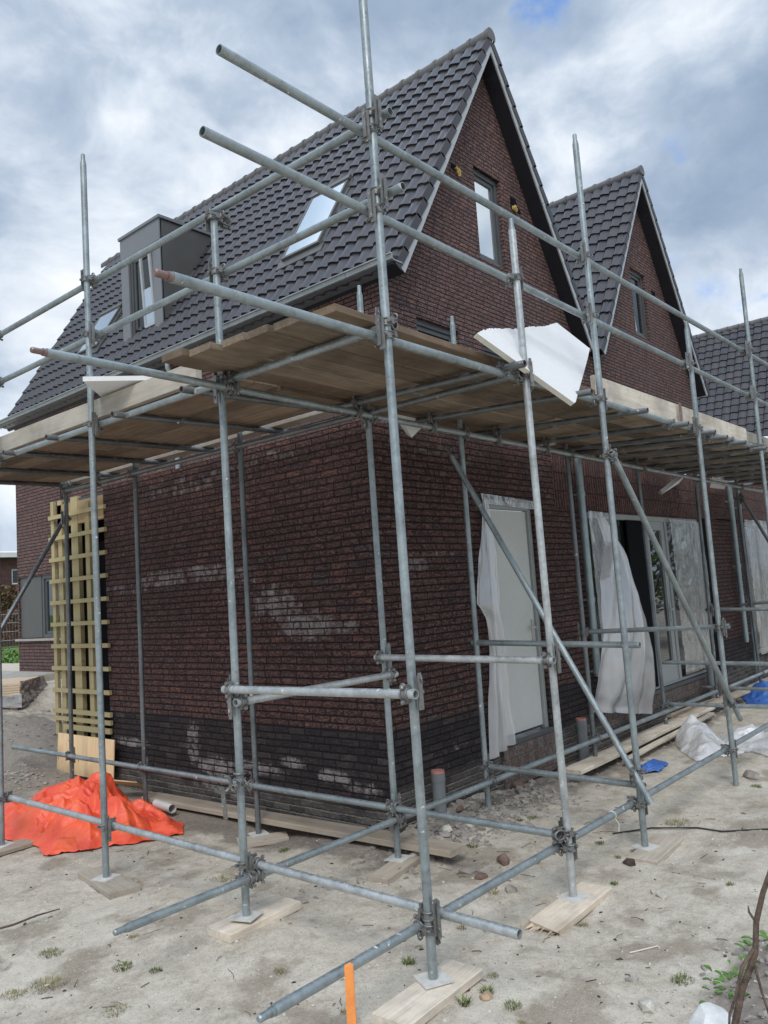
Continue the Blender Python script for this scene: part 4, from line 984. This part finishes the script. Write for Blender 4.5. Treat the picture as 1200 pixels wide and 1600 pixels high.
# ------------------------------------------------------------------ sheets, tarpaulins, bags
def ridged(p, s, seed=0.):
    q = V((p[0]*s, p[1]*s, p[2]*s + seed)); q += V((noise.noise(q*.7), noise.noise(q*.7+V((5, 5, 5))), 0))*.7
    return 1 - min(1, abs(noise.noise(q))*2.6)
def heap(name, mat, outline, H, peaks, label, cat, seed=0., res=(46, 150), fold=.05, group=None):
    """a crumpled sheet lying on the ground inside an outline"""
    n = len(outline); cx = sum(p[0] for p in outline)/n; cy = sum(p[1] for p in outline)/n
    ang = sorted((math.atan2(p[1]-cy, p[0]-cx), p) for p in outline); R_, T_ = res; P = []
    def bound(t):
        for i in range(n):
            a0, p0 = ang[i]; a1, p1 = ang[(i+1) % n]
            if i == n-1: a1 += 2*PI
            tt = t if t >= a0 else t+2*PI
            if a0 <= tt <= a1:
                f = (tt-a0)/(a1-a0); f = f*f*(3-2*f)*.4 + f*.6
                return p0[0]+(p1[0]-p0[0])*f, p0[1]+(p1[1]-p0[1])*f
        return ang[0][1]
    for i in range(R_+1):
        r = (i/R_)**.8; row = []
        for j in range(T_+1):
            t = -PI + 2*PI*(j % T_)/T_; bx, by = bound(t)
            k = 1 + .09*noise.noise(V((math.cos(t)*3, math.sin(t)*3, seed)))
            x = cx+(bx-cx)*r*k; y = cy+(by-cy)*r*k
            e = max(0, 1-r**3.2); h = H*.35
            for (px, py, ph, ps) in peaks: h += ph*math.exp(-((x-px)**2+(y-py)**2)/ps**2)
            f = fold*(ridged((x, y, 0), 2.0, seed)*1.15 + ridged((x, y, 0), 4.6, seed+4)*.6 + ridged((x, y, 0), 11, seed+8)*.10)
            z = gz(x, y) + .012 + (h + f*1.3 - fold*.5)*e + .02*max(0, ridged((x, y, 0), 9, seed+2)-.4)*(1-e)
            row.append((x + .02*noise.noise(V((x*8, y*8, seed)))*e, y + .02*noise.noise(V((x*8, y*8, seed+3)))*e, max(z, gz(x, y)+.004)))
        P.append(row)
    mb = MB(); mb.grid(P, True)
    return tag(build(mb, name, mat), label, cat, group)
heap('tarpaulin', M['orange'], [(-1.2, 4.40), (-1.66, 3.5), (-1.60, 2.75), (-1.66, 2.30), (-1.45, 2.08), (-1.05, 1.95), (-.74, 1.80), (-.56, 2.0), (-.56, 2.35), (-.46, 2.8), (-.52, 3.35), (-.7, 4.1)], .10,
     [(-.80, 2.95, .20, .27), (-.74, 2.36, .19, .25), (-.60, 2.0, .10, .18), (-1.28, 2.40, .15, .33), (-1.05, 3.3, .10, .4)], 'crumpled bright orange tarpaulin heaped on the ground behind a pole', 'tarpaulin', 1.7, (80, 260), .115)
heap('plastic_bag', M['bag'], [(4.3, -.62), (3.75, -.95), (3.55, -1.15), (3.95, -1.42), (4.3, -1.5), (4.45, -1.1), (5.0, -.75), (4.9, -.5)], .10, [(4.35, -.78, .22, .26), (3.85, -1.15, .08, .25)], 'crumpled white plastic bag slumped against a pole foot', 'plastic bag', 4.1, (40, 120), .06, 'white plastic on the ground')
heap('plastic_bag', M['bag'], [(4.35, -1.12), (4.22, -1.45), (4.05, -1.75), (4.45, -1.95), (4.9, -1.85), (5.25, -1.55), (5.1, -1.15), (4.7, -1.0)], .08, [(4.6, -1.3, .08, .25)], 'flatter white plastic sheet behind the last tall pole, beside the bag', 'plastic sheet', 9.3, (36, 110), .06, 'white plastic on the ground')
heap('blue_sheet', M['blue'], [(7.3, -.55), (7.0, -.8), (7.5, -1.15), (8.6, -1.05), (9.3, -.6), (8.8, -.3), (8.0, -.25)], .04, [(8.2, -.45, .16, .3)], 'bright blue plastic sheet on the ground at the right edge', 'plastic sheet', 2.2, (26, 80), .05, 'blue plastic scraps')
heap('blue_sheet', M['blue'], [(2.95, -.98), (2.86, -.82), (3.05, -.70), (3.35, -.78), (3.3, -.95)], .03, [(3.0, -.86, .06, .12)], 'small rolled blue plastic scrap at the foot of the diagonal brace', 'plastic scrap', 3.2, (16, 50), .03, 'blue plastic scraps')
heap('blue_sheet', M['blue'], [(3.40, -.30), (3.5, -.12), (3.8, -.10), (3.75, -.28)], .03, [], 'small blue plastic scrap between plank and wall', 'plastic scrap', 6.2, (14, 40), .03, 'blue plastic scraps')

def curtain(name, mat, left, right, bulge, label, n=(60, 44), pleat=.03, freq=4., seed=0., cat='plastic sheet', group='plastic sheets on doors and windows', y0=-.03):
    """hanging film between two edge curves of (x, z) points; pleats run downwards"""
    def along(c, t):
        k = t*(len(c)-1); i = min(len(c)-2, int(k)); f = k-i
        return V((c[i][0]+(c[i+1][0]-c[i][0])*f, 0, c[i][1]+(c[i+1][1]-c[i][1])*f))
    P = []
    for i in range(n[0]+1):
        t = i/n[0]; a, b = along(left, t), along(right, t); row = []
        for j in range(n[1]+1):
            s = j/n[1]; p = a.lerp(b, s)
            cr = .016*math.exp(-((t-.44)/.010)**2) if mat is M['film_tight'] else 0.
            wv = math.sin((s*freq + .35*math.sin(t*3+seed) + .5*noise.noise(V((s*2, t*2, seed))))*2*PI)
            y = y0 - bulge*math.sin(PI*min(1, t*1.05))*(.4+.6*math.sin(PI*s)) - pleat*(.35+.65*t)*(wv*.5+.5) + .014*noise.noise(V((s*9, t*12, seed))) - cr
            row.append((p.x + .008*noise.noise(V((t*8, s*3, seed+2))), y, p.z + .012*noise.noise(V((s*6, t*6, seed+5)))))
        P.append(row)
    mb = MB(); mb.grid(P, True); return tag(build(mb, name, mat), label, cat, group)
curtain('plastic_film', M['film'], [(1.60, 2.72), (1.50, 2.35), (1.36, 1.95), (1.30, 1.72), (1.44, 1.60), (1.50, 1.25), (1.44, .8), (1.39, .28)], [(1.72, 2.68), (1.75, 2.3), (1.75, 2.0), (1.75, 1.7), (1.75, 1.45), (1.76, 1.1), (1.77, .8), (1.79, .36)], .05, 'translucent plastic film torn loose and hanging at the hinge side of the white door', pleat=.06, freq=2.6, seed=1.)
mb = MB(); mb.quad((1.63, -.012, 2.80), (2.64, -.012, 2.76), (2.64, -.010, 2.67), (1.66, -.012, 2.70)); tag(build(mb, 'plastic_film', M['film_tight']), 'strip of plastic film still taped across the top of the white door', 'plastic sheet', 'plastic sheets on doors and windows')
curtain('plastic_film', M['film_tight'], [(3.88, 2.70), (3.88, 1.9), (3.9, 1.2), (3.9, .45)], [(4.62, 2.68), (4.62, 1.9), (4.62, 1.2), (4.62, .45)], .02, 'shiny plastic film taped over the left side light of the patio doors', pleat=.012, freq=2., seed=3.)
curtain('plastic_film', M['film'], [(4.02, 2.62), (4.05, 2.3), (3.72, 1.85), (3.60, 1.35), (3.45, .95), (3.35, .62), (3.30, .42)], [(4.20, 2.62), (4.42, 2.2), (4.60, 1.72), (4.78, 1.3), (4.92, .85), (5.02, .45), (4.95, .14)], .26, 'large loose plastic film billowing down in front of the patio doors', pleat=.09, freq=3.2, seed=5., y0=-.07)
curtain('plastic_film', M['film_tight'], [(6.42, 2.66), (6.42, 1.9), (6.42, 1.2), (6.46, .48)], [(7.70, 2.64), (7.72, 1.9), (7.72, 1.2), (7.70, .44)], .02, 'wrinkled plastic film taped over the right side light of the patio doors', pleat=.012, freq=3., seed=8.)
curtain('plastic_film', M['film_tight'], [(9.93, 2.74), (9.92, 1.9), (9.93, 1.2), (9.95, .36)], [(12.5, 2.74), (12.5, 1.9), (12.5, 1.2), (12.5, .36)], .03, 'shiny plastic film over the window at the right edge', pleat=.02, freq=6., seed=11.)

# ------------------------------------------------------------------ small things on the ground
def stub(x, y, z0, z1, label):
    t = empty('drain_pipe', (x, y, z0), label, 'pipe', 'grey drain pipe stubs along the wall')
    mb = MB(); mb.cyl((x, y, z0), (x, y, z1), .055, 20); mb.cyl((x, y, z1-.075), (x, y, z1-.01), .060, 20); build(mb, 'pipe', M['pvc'], t)
    mb = MB(); mb.cyl((x, y, z1-.008), (x, y, z1+.014), .057, 20); build(mb, 'cap', M['pvc_red'], t)
stub(.47, -.13, -.1, .37, 'grey drain pipe stub with a faded red cap close to the house corner')
stub(3.06, -.12, -.1, .38, 'grey drain pipe stub with a faded red cap right of the white door')
stub(7.10, -.14, -.1, .54, 'grey drain pipe stub at the far end of the patio doors')
mb = MB(); mb.pipe((-.40, 2.70, -.01), (-.44, 2.37, -.01), .042, .038, 18); tag(build(mb, 'pipe_offcut', M['pvc_white']), 'white plastic pipe offcut at the end of the long plank', 'pipe')
mb = MB(); mb.bar((-.36, 3.55, .10), (-.18, 3.30, .06), .30, .012, (.2, .4, 1)); tag(build(mb, 'cardboard_scrap', M['ply']), 'flat tan scrap against the foot of the side wall', 'scrap')

def rock_mesh(name, r, seed, sub=2, flat=.75):
    rs = random.Random(seed*13+sub); bm = bmesh.new()
    for _ in range(9 + 5*sub):
        d = V((rs.gauss(0, 1), rs.gauss(0, 1), rs.gauss(0, 1))).normalized(); k = rs.uniform(.72, 1.08)
        bm.verts.new((d.x*r*k*1.15, d.y*r*k*.9, d.z*r*k*flat))
    g_ = bmesh.ops.convex_hull(bm, input=list(bm.verts)); bmesh.ops.delete(bm, geom=[e for e in g_['geom_interior'] if isinstance(e, bmesh.types.BMVert)], context='VERTS')
    bmesh.ops.recalc_face_normals(bm, faces=bm.faces)
    me = bpy.data.meshes.new(name); bm.to_mesh(me); bm.free(); return me
def rock(name, x, y, r, mat, label, cat='stone', group=None, seed=0, rz=0., dz_=.25, sub=3):
    me = rock_mesh(name, r, seed, sub); m = Matrix.Translation((x, y, gz(x, y)+r*dz_)) @ Matrix.Rotation(rz, 4, 'Z')
    return tag(build(me, name, mat, None, m), label, cat, group)
rock('brick_fragment', .02, -1.02, .062, M['rock_red'], 'half brick with pale mortar lying on bare soil beyond the long plank', 'brick', 'loose stones on the soil', 3, .4)
rock('brick_fragment', .40, -1.80, .050, M['rock_dark'], 'dark lump beside the ground board with the diagonal brace', 'stone', 'loose stones on the soil', 8, 1.)
rock('brick_fragment', -.33, -1.06, .045, M['rock_red'], 'small reddish fragment just above the outer base rail', 'brick', 'loose stones on the soil', 5, 2.)
rock('loose_stone', -.40, -1.34, .05, M['rock'], 'grey stone under the outer base rail', 'stone', 'loose stones on the soil', 6, .3)
rock('brick_fragment', 3.15, -1.80, .085, M['rock'], 'squared grey brick to the right of the last tall pole', 'brick', 'loose stones on the soil', 11, .8)
rock('loose_stone', -1.34, -2.66, .055, M['rock_pale'], 'pale stone at the bottom of the photo, left of the soil heap', 'stone', 'loose stones on the soil', 14, .1)
rock('loose_stone', -.05, -2.2, .04, M['rock_pale'], 'flat pale stone alone on the sand at the lower right', 'stone', 'loose stones on the soil', 15, 1.1)
rock('limestone_block', -1.46, -2.99, .105, M['chalk'], 'white chalky block in the bottom right corner', 'stone', None, 21, .5, .3, sub=11)
rock('brick_fragment', -1.66, -1.99, .04, M['tan'], 'small tan brick chip left of the front ground board', 'brick', 'loose stones on the soil', 23, .2)
big = [(.10,-.28,.07),(.28,-.33,.06),(.0,-.40,.075),(.62,-.22,.05),(.80,-.10,.055),(1.02,-.16,.075),(1.30,-.14,.05),(-.10,-.52,.055),(.2,-.55,.045),(.48,-.42,.05),(1.55,-.22,.06),(1.75,-.1,.07),(.36,-.12,.05),(-.22,-.40,.06)]
for i, (x, y, r) in enumerate(big):
    rock('rubble_stone', x, y, r, [M['rock'], M['rock_pale'], M['rock'], M['rock_red']][i % 4], 'rough lump of rubble in the heap along the front wall by the corner', 'rubble', 'lumps of rubble along the front wall', 30+i, i)
def scatter(name, n, fn, rr, mat, seed):
    random.seed(seed); mb = MB(); base = [rock_mesh('tmp', 1., seed+k, 1) for k in range(5)]
    for _ in range(n):
        x, y = fn(); r = rr(); b = random.choice(base); a = random.uniform(0, 6.28); ca, sa = math.cos(a), math.sin(a); z = gz(x, y)
        sx = random.uniform(.7, 1.5)
        mb.add([(x+r*(v.co.x*sx*ca-v.co.y*sa), y+r*(v.co.x*sx*sa+v.co.y*ca), z+r*(v.co.z*.8+.15)) for v in b.vertices], [tuple(p.vertices) for p in b.polygons], False)
    for b in base: bpy.data.meshes.remove(b)
    return kind(build(mb, name, mat), 'stuff')
def near(): 
    d = 1.2 + 6.5*random.random()**1.15; a = random.uniform(-.56, .50); t = math.atan2(.6465, .75635)
    return -4.93 + d*math.cos(t+a), -4.35 + d*math.sin(t+a)
def wallside():
    return (random.uniform(-.2, 8), -.12-abs(random.gauss(0, .22))) if random.random() < .5 else (random.gauss(.65, .65), random.gauss(-.33, .2))
U_ = random.uniform
s1 = scatter('pale_gravel', 4200, near, lambda: .0022+.011*random.random()**5, M['rock_pale'], 1)
tag(s1, 'pale pebbles and shell bits strewn over the sandy soil', 'gravel')
s2 = scatter('dark_crumbs', 1500, near, lambda: .0022+.013*random.random()**5, M['rock_dark'], 2); tag(s2, 'dark crumbs of soil and brick strewn over the sand', 'gravel')
s3 = scatter('rubble', 1900, wallside, lambda: .008+.04*random.random()**3, M['rock'], 3); tag(s3, 'grey rubble and clods along the foot of the front wall', 'rubble')
s4 = scatter('soil_clods', 900, lambda: (lambda m: (random.gauss(-.85, .40), random.gauss(-3.22, .22)) if m < .4 else (random.gauss(.1, .7), random.gauss(6.3, .8)) if m < .7 else (random.gauss(-.8, .35), random.gauss(5., .35)))(random.random()), lambda: .006+.03*random.random()**3, M['rock'], 4); tag(s4, 'clods on the dug soil heaps', 'soil')
random.seed(11)
def tuft_mesh(name, n, h, spread, wd_=.004):
    mb = MB()
    for _ in range(n):
        a = U_(0, 6.28); r = spread*random.random()**.6; x, y = r*math.cos(a), r*math.sin(a); hh = h*U_(.4, 1.); l = U_(.3, 1.6)*hh; b = a+U_(-.8, .8); w_ = wd_*U_(.6, 1.3)
        dx_, dy_ = math.cos(b)*l, math.sin(b)*l; px, py = -math.sin(b)*w_, math.cos(b)*w_
        mb.add([(x-px, y-py, -.01), (x+px, y+py, -.01), (x+px*.8+dx_*.4, y+py*.8+dy_*.4, hh*.65), (x-px*.8+dx_*.4, y-py*.8+dy_*.4, hh*.65), (x+dx_, y+dy_, hh)], [(0, 1, 2, 3), (3, 2, 4)], False)
    return mb.mesh(name)
TM = [tuft_mesh('weed_tuft', 150, .026, .06, .0022), tuft_mesh('weed_tuft', 90, .020, .04, .0022), tuft_mesh('weed_tuft', 320, .022, .12, .0022), tuft_mesh('weed_tuft', 60, .036, .03, .0035)]
for k, m in enumerate(TM): m.materials.append([M['grass'], M['grass_dry'], M['grass_dry'], M['grass']][k])
tf = [(-2.58,.46,2),(-2.79,.07,2),(-2.37,-.3,0),(-2.73,-.5,2),(-.6,.62,0),(-.45,-.59,1),(-1.4,-1.37,1),(-1.58,-1.45,3),(-1.78,-1.95,3),(-1.66,-2.14,0),(-1.75,-2.24,1),(-1.47,-1.90,1),(-1.62,-1.97,3),(.13,-1.23,1),(2.73,.0,1),(1.0,-.68,0),(.88,-.62,3),(.50,-1.66,0),(1.44,-1.75,2),(-1.04,-2.70,0),(-.48,-1.26,1),(-1.25,.55,2),(.02,-1.86,3),(.72,-1.42,0),(2.88,-1.92,0),(-2.12,-1.5,1),(-1.04,-1.4,1),(-2.95,.13,2),(-2.2,.2,1),(-2.0,-.9,1),(1.9,-2.1,1),(.3,-2.5,1),(-.6,-1.95,1),(.2,-.62,0),(-2.45,-.1,0)]
for x, y, k in tf:
    m = Matrix.Translation((x, y, gz(x, y))) @ Matrix.Rotation(U_(0, 6), 4, 'Z') @ Matrix.Scale(U_(.5, .9), 4)
    tag(build(TM[k], 'weed_tuft', M['grass'], None, m), 'small tuft of weeds or dry grass on the bare sandy soil', 'weed', 'small weed tufts on the soil')
def leaf_clump(x, y, n, size, label):
    mb = MB()
    for _ in range(n):
        a = U_(0, 6.28); r = .13*random.random()**.7; cx_, cy_ = x+r*math.cos(a)*1.6, y+r*math.sin(a)*.8; z = gz(cx_, cy_)+U_(.0, .06); b = a+U_(-.8, .8); L_ = size*U_(.6, 1.2); ca, sa = math.cos(b), math.sin(b); t_ = U_(.1, .7)
        P = []
        for k in range(5):
            f = k/4; wv = L_*.28*math.sin(PI*(f*.9+.06)); zz = z + L_*t_*f - L_*.5*f*f*.6
            P.append([(cx_+ca*L_*f-sa*wv, cy_+sa*L_*f+ca*wv, zz+.006), (cx_+ca*L_*f, cy_+sa*L_*f, zz), (cx_+ca*L_*f+sa*wv, cy_+sa*L_*f-ca*wv, zz+.006)])
        mb.grid(P, True)
    return tag(build(mb, 'leafy_weed', M['grass_fresh']), label, 'weed')
leaf_clump(-1.12, -2.94, 34, .04, 'fresh green leafy weed at the edge of the soil heap, bottom right')
leaf_clump(-.66, -3.0, 16, .05, 'small leafy weed at the right edge beside the dead branch')
# dead branch
mb = MB()
A = [(-1.65, -3.10, -.02), (-1.613, -3.137, .119), (-1.589, -3.173, .255), (-1.539, -3.22, .378), (-1.519, -3.231, .495), (-1.50, -3.262, .604), (-1.482, -3.30, .70), (-1.46, -3.35, .82)]
mb.path(A, [.015, .014, .013, .012, .0112, .0105, .010, .0095], 9)
mb.path([(-1.535, -3.219, .40), (-1.60, -3.186, .345), (-1.642, -3.165, .25), (-1.646, -3.134, .172), (-1.66, -3.12, .05)], [.008, .0075, .006, .005, .004], 7)
mb.path([(-1.52, -3.231, .49), (-1.50, -3.20, .52), (-1.47, -3.19, .53)], [.006, .005, .003], 6)
mb.path([(-1.55, -3.21, .37), (-1.57, -3.24, .25), (-1.56, -3.27, .1)], [.006, .005, .003], 6)
tag(build(mb, 'dead_branch', M['bark']), 'weathered dead branch leaning up at the bottom right corner', 'branch')
mb = MB(); mb.path([(-2.75, 1.06, -.05), (-2.55, 1.0, -.045), (-2.40, 1.03, -.05), (-2.25, 1.0, -.05)], [.006, .007, .006, .004], 6); tag(build(mb, 'stick', M['bark']), 'thin dark stick on the ground at the left edge', 'stick')
pts = [(.95, -1.42), (1.22, -1.62), (1.35, -1.93), (1.33, -2.12), (1.51, -2.39), (1.6, -2.8)]
mb = MB(); mb.path([(x, y, gz(x, y)+.008) for x, y in pts], .006, 8); tag(build(mb, 'black_cable', M['cable']), 'thin black cable lying across the sand at the right', 'cable')
mb = MB(); mb.path([(-.85, -2.35, gz(-.85, -2.35)+.006), (-.72, -2.45, gz(-.72, -2.45)+.008)], [.004, .003], 6); tag(build(mb, 'straw_stalk', M['straw']), 'short pale stalk at the bottom right of the sand', 'stalk')
# painted stake
o = V((-3.285, -2.695, .0)); d_ = V((.03, .02, 1)).normalized()
mb = MB(); u = V((.6534, -.754, 0)); v_ = V((.754, .653, 0))
mb.prism([o-u*.013, o+u*.013, o+u*.013+d_*.852, o+u*.004+d_*.858, o-u*.012+d_*.852], v_*.02); tag(build(mb, 'marker_stake', M['stake']), 'bright orange painted marker stake in the foreground', 'stake')

# ------------------------------------------------------------------ things behind, left
st = empty('board_stack', (.9, 9.2, .5), 'stack of tan building boards half wrapped in silvery plastic at the left', 'board stack')
mb = MB(); b0 = V((.47, 8.15, .50)); uy = V((.93, -.75, 0)).normalized(); ux = V((.75, .93, 0)).normalized()
mb = MB()
for k in range(5): mb.obox(b0 - uy*2.2 + ux*random.uniform(-.02, .02) + V((0, 0, .22+k*.035)), uy*2.5, ux*1.2, (0, 0, .031))
build(mb, 'boards', M['board_tan'], st)
P = []
for i in range(9):
    row = []
    for j in range(31):
        f = i/8; s = j/30; q = b0 - uy*2.2 + uy*2.52*s - ux*(.03+.02*noise.noise(V((s*20, f*5, 0)))) + V((0, 0, .03+.20*f + .03*noise.noise(V((s*16, f*3, 4)))))
        row.append(tuple(q))
    P.append(row)
mb = MB(); mb.grid(P, True); build(mb, 'plastic_wrap', M['film_tight'], st)
P = []
for i in range(13):
    row = []
    for j in range(25):
        f = i/12; s = j/24; q = b0 + uy*(.30+.05*noise.noise(V((s*12, f*7, 2))) ) - ux*.03 + ux*1.5*s + V((0, 0, .02+.40*f - .05*s + .02*noise.noise(V((s*9, f*14, 1))))) + uy*.5*s*(1-f)*.3
        row.append(tuple(q))
    P.append(row)
mb = MB(); mb.grid(P, True); build(mb, 'plastic_wrap', M['film_grey'], st)
mb = MB()
for k in range(4): mb.obox(b0 - uy*2.1 + uy*.75*k + V((0, 0, -.06)), uy*.1, ux*1.1, (0, 0, .12))
mb.obox(b0 - uy*2.2 - ux*.01 + V((0, 0, .062)), uy*2.5, ux*.1, (0, 0, .025)); build(mb, 'pallet', M['rust'], st)
mb = MB(); mb.box(.6, XW-.02, 9.9, 12.6, .55, .83); tag(build(mb, 'concrete_slab', M['concrete']), 'pale concrete slab at the foot of the far end of the side wall', 'slab')

old = empty('old_building', (17, 52, 0), 'old brick building with white roof edge and small windows at the far left', 'building')
mb = MB(); wins = [(15.55+2.2*k, 17.0+2.2*k-.15, 4.15, 5.2) for k in range(4)]
wall_cells(mb, lambda u, z: (u, 51., z), [6., 32.], [-.5, 6.0], [(a, b, c, d) for a, b, c, d in wins], .15, (0, -1, 0)); build(mb, 'wall', M['brick_old'], old)
mb = MB(); mb.box(5.6, 32.5, 50.6, 60., 6.0, 6.32); mb.prism([(5.6, 50.7, 6.33), (5.6, 60, 6.33), (5.6, 60, 7.2)], (27, 0, 0)); build(mb, 'roof', M['white'], old)
for a, b, c, d in wins: window('window', old, (a, 51.12, c), X1, NY, b-a, d-c, M['white'], M['glass_dark'], .09, False, ((b-a)/2,))
def leafmass(name, x0, x1, y0, y1, z0, z1, n, sz, mats, label, cat):
    mb = MB()
    for _ in range(n):
        c = V((U_(x0, x1), U_(y0, y1), U_(z0, z1))); c.z += .25*noise.noise(V((c.x*.6, c.y, 0))); a = V((U_(-1, 1), U_(-1, 1), U_(-1, 1))).normalized(); b = a.orthogonal().normalized(); e = a.cross(b); s = sz*U_(.5, 1.3)
        mb.add([c-b*s, c-e*s*.6, c+b*s, c+e*s*.6], [(0, 1, 2, 3)], False, random.randrange(len(mats)))
    return tag(build(mb, name, mats), label, cat)
M['leaf_brown'] = plain('brown_beech_leaf', (.16, .065, .04), .8, 0, .3, 8); M['leaf_olive'] = plain('olive_leaf', (.13, .105, .045), .8, 0, .3, 8); M['leaf_green'] = plain('hedge_leaf', (.10, .16, .03), .7, 0, .3, 8)
leafmass('hedge', 8, 26, 46, 47.2, 2.2, 4.0, 5000, .16, [M['leaf_olive'], M['leaf_olive'], M['leaf_brown']], 'olive brown hedge below the windows of the old building', 'hedge')
leafmass('hedge', 7, 22, 40, 40.6, .6, 2.3, 5000, .10, [M['leaf_brown'], M['rock_red'], M['leaf_brown']], 'red brown beech hedge behind the wire fence at the far left', 'hedge')
leafmass('grass_verge', 4, 20, 30, 34, .0, .35, 2500, .12, [M['leaf_green'], M['grass_fresh']], 'strip of green grass in front of the wire fence', 'grass')['kind'] = 'stuff'
fe = empty('wire_fence', (8, 37, 0), 'wire mesh site fence in front of the red brown hedge at the far left', 'fence')
for k in range(5):
    mb = MB(); x = 7.5+k*2.4; mb.cyl((x, 37, -.1), (x, 37, 2.1), .03, 8); build(mb, 'post', M['galv_bright'], fe)
mb = MB()
for k in range(5): mb.cyl((7.5, 37, .3+k*.44), (17.1, 37, .3+k*.44), .012, 6)
for k in range(64): mb.cyl((7.5+k*.15, 37, .2), (7.5+k*.15, 37, 2.06), .004, 4)
build(mb, 'mesh_panel', M['galv_bright'], fe)

# greenery across the plot that the patio glass reflects
def tree(x, y, h, r, label):
    t = empty('tree', (x, y, 0), label, 'tree', 'trees across the plot')
    mb = MB(); mb.path([(x, y, -.1), (x+.05, y, h*.3), (x-.05, y+.1, h*.6), (x, y, h*.9)], [.16, .13, .09, .03], 10)
    for k in range(26):
        a = U_(0, 6.28); z0 = h*U_(.25, .8); l = r*U_(.5, 1.); mb.path([(x, y, z0), (x+math.cos(a)*l*.5, y+math.sin(a)*l*.5, z0+l*.4), (x+math.cos(a)*l, y+math.sin(a)*l, z0+l*.7)], [.04, .025, .008], 6)
    build(mb, 'trunk', M['bark'], t); mb = MB()
    for _ in range(4500):
        a = U_(0, 6.28); rr = r*random.random()**.5; z = h*U_(.2, .95); c = V((x+rr*math.cos(a), y+rr*math.sin(a), z)); d = V((U_(-1, 1), U_(-1, 1), U_(-1, 1))).normalized(); b = d.orthogonal().normalized(); e = d.cross(b); s = .12*U_(.6, 1.3)
        if noise.noise(c*.9) < -.05: continue
        mb.add([c-b*s, c-e*s*.6, c+b*s, c+e*s*.6], [(0, 1, 2, 3)], False)
    build(mb, 'crown', M['leaf_green'], t)

tree(17.5, -5.0, 4.2, 2.2, 'bushy green tree across the plot')
tree(21., -9.5, 5.0, 2.4, 'tall loose tree across the plot')
tree(14.5, -6.8, 2.2, 1.6, 'low green bush across the plot')
random.seed(21)
mb = MB()
for _ in range(330):
    x, y = near(); a = U_(0, 6.28); l = .02+.10*random.random()**2.5; z = gz(x, y)+.004; d2 = V((math.cos(a), math.sin(a), U_(-.1, .15)))*l; p = V((x, y, z)); q = p+d2; q.z = max(q.z, gz(q.x, q.y)+.003); mid = (p+q)/2 + V((U_(-.01, .01), U_(-.01, .01), .003)); mb.path([p, mid, q], .0012+.0012*random.random(), 4)
tag(kind(build(mb, 'twig_litter', M['bark']), 'stuff'), 'thin dark twigs and dry stalks littered over the sand', 'litter')
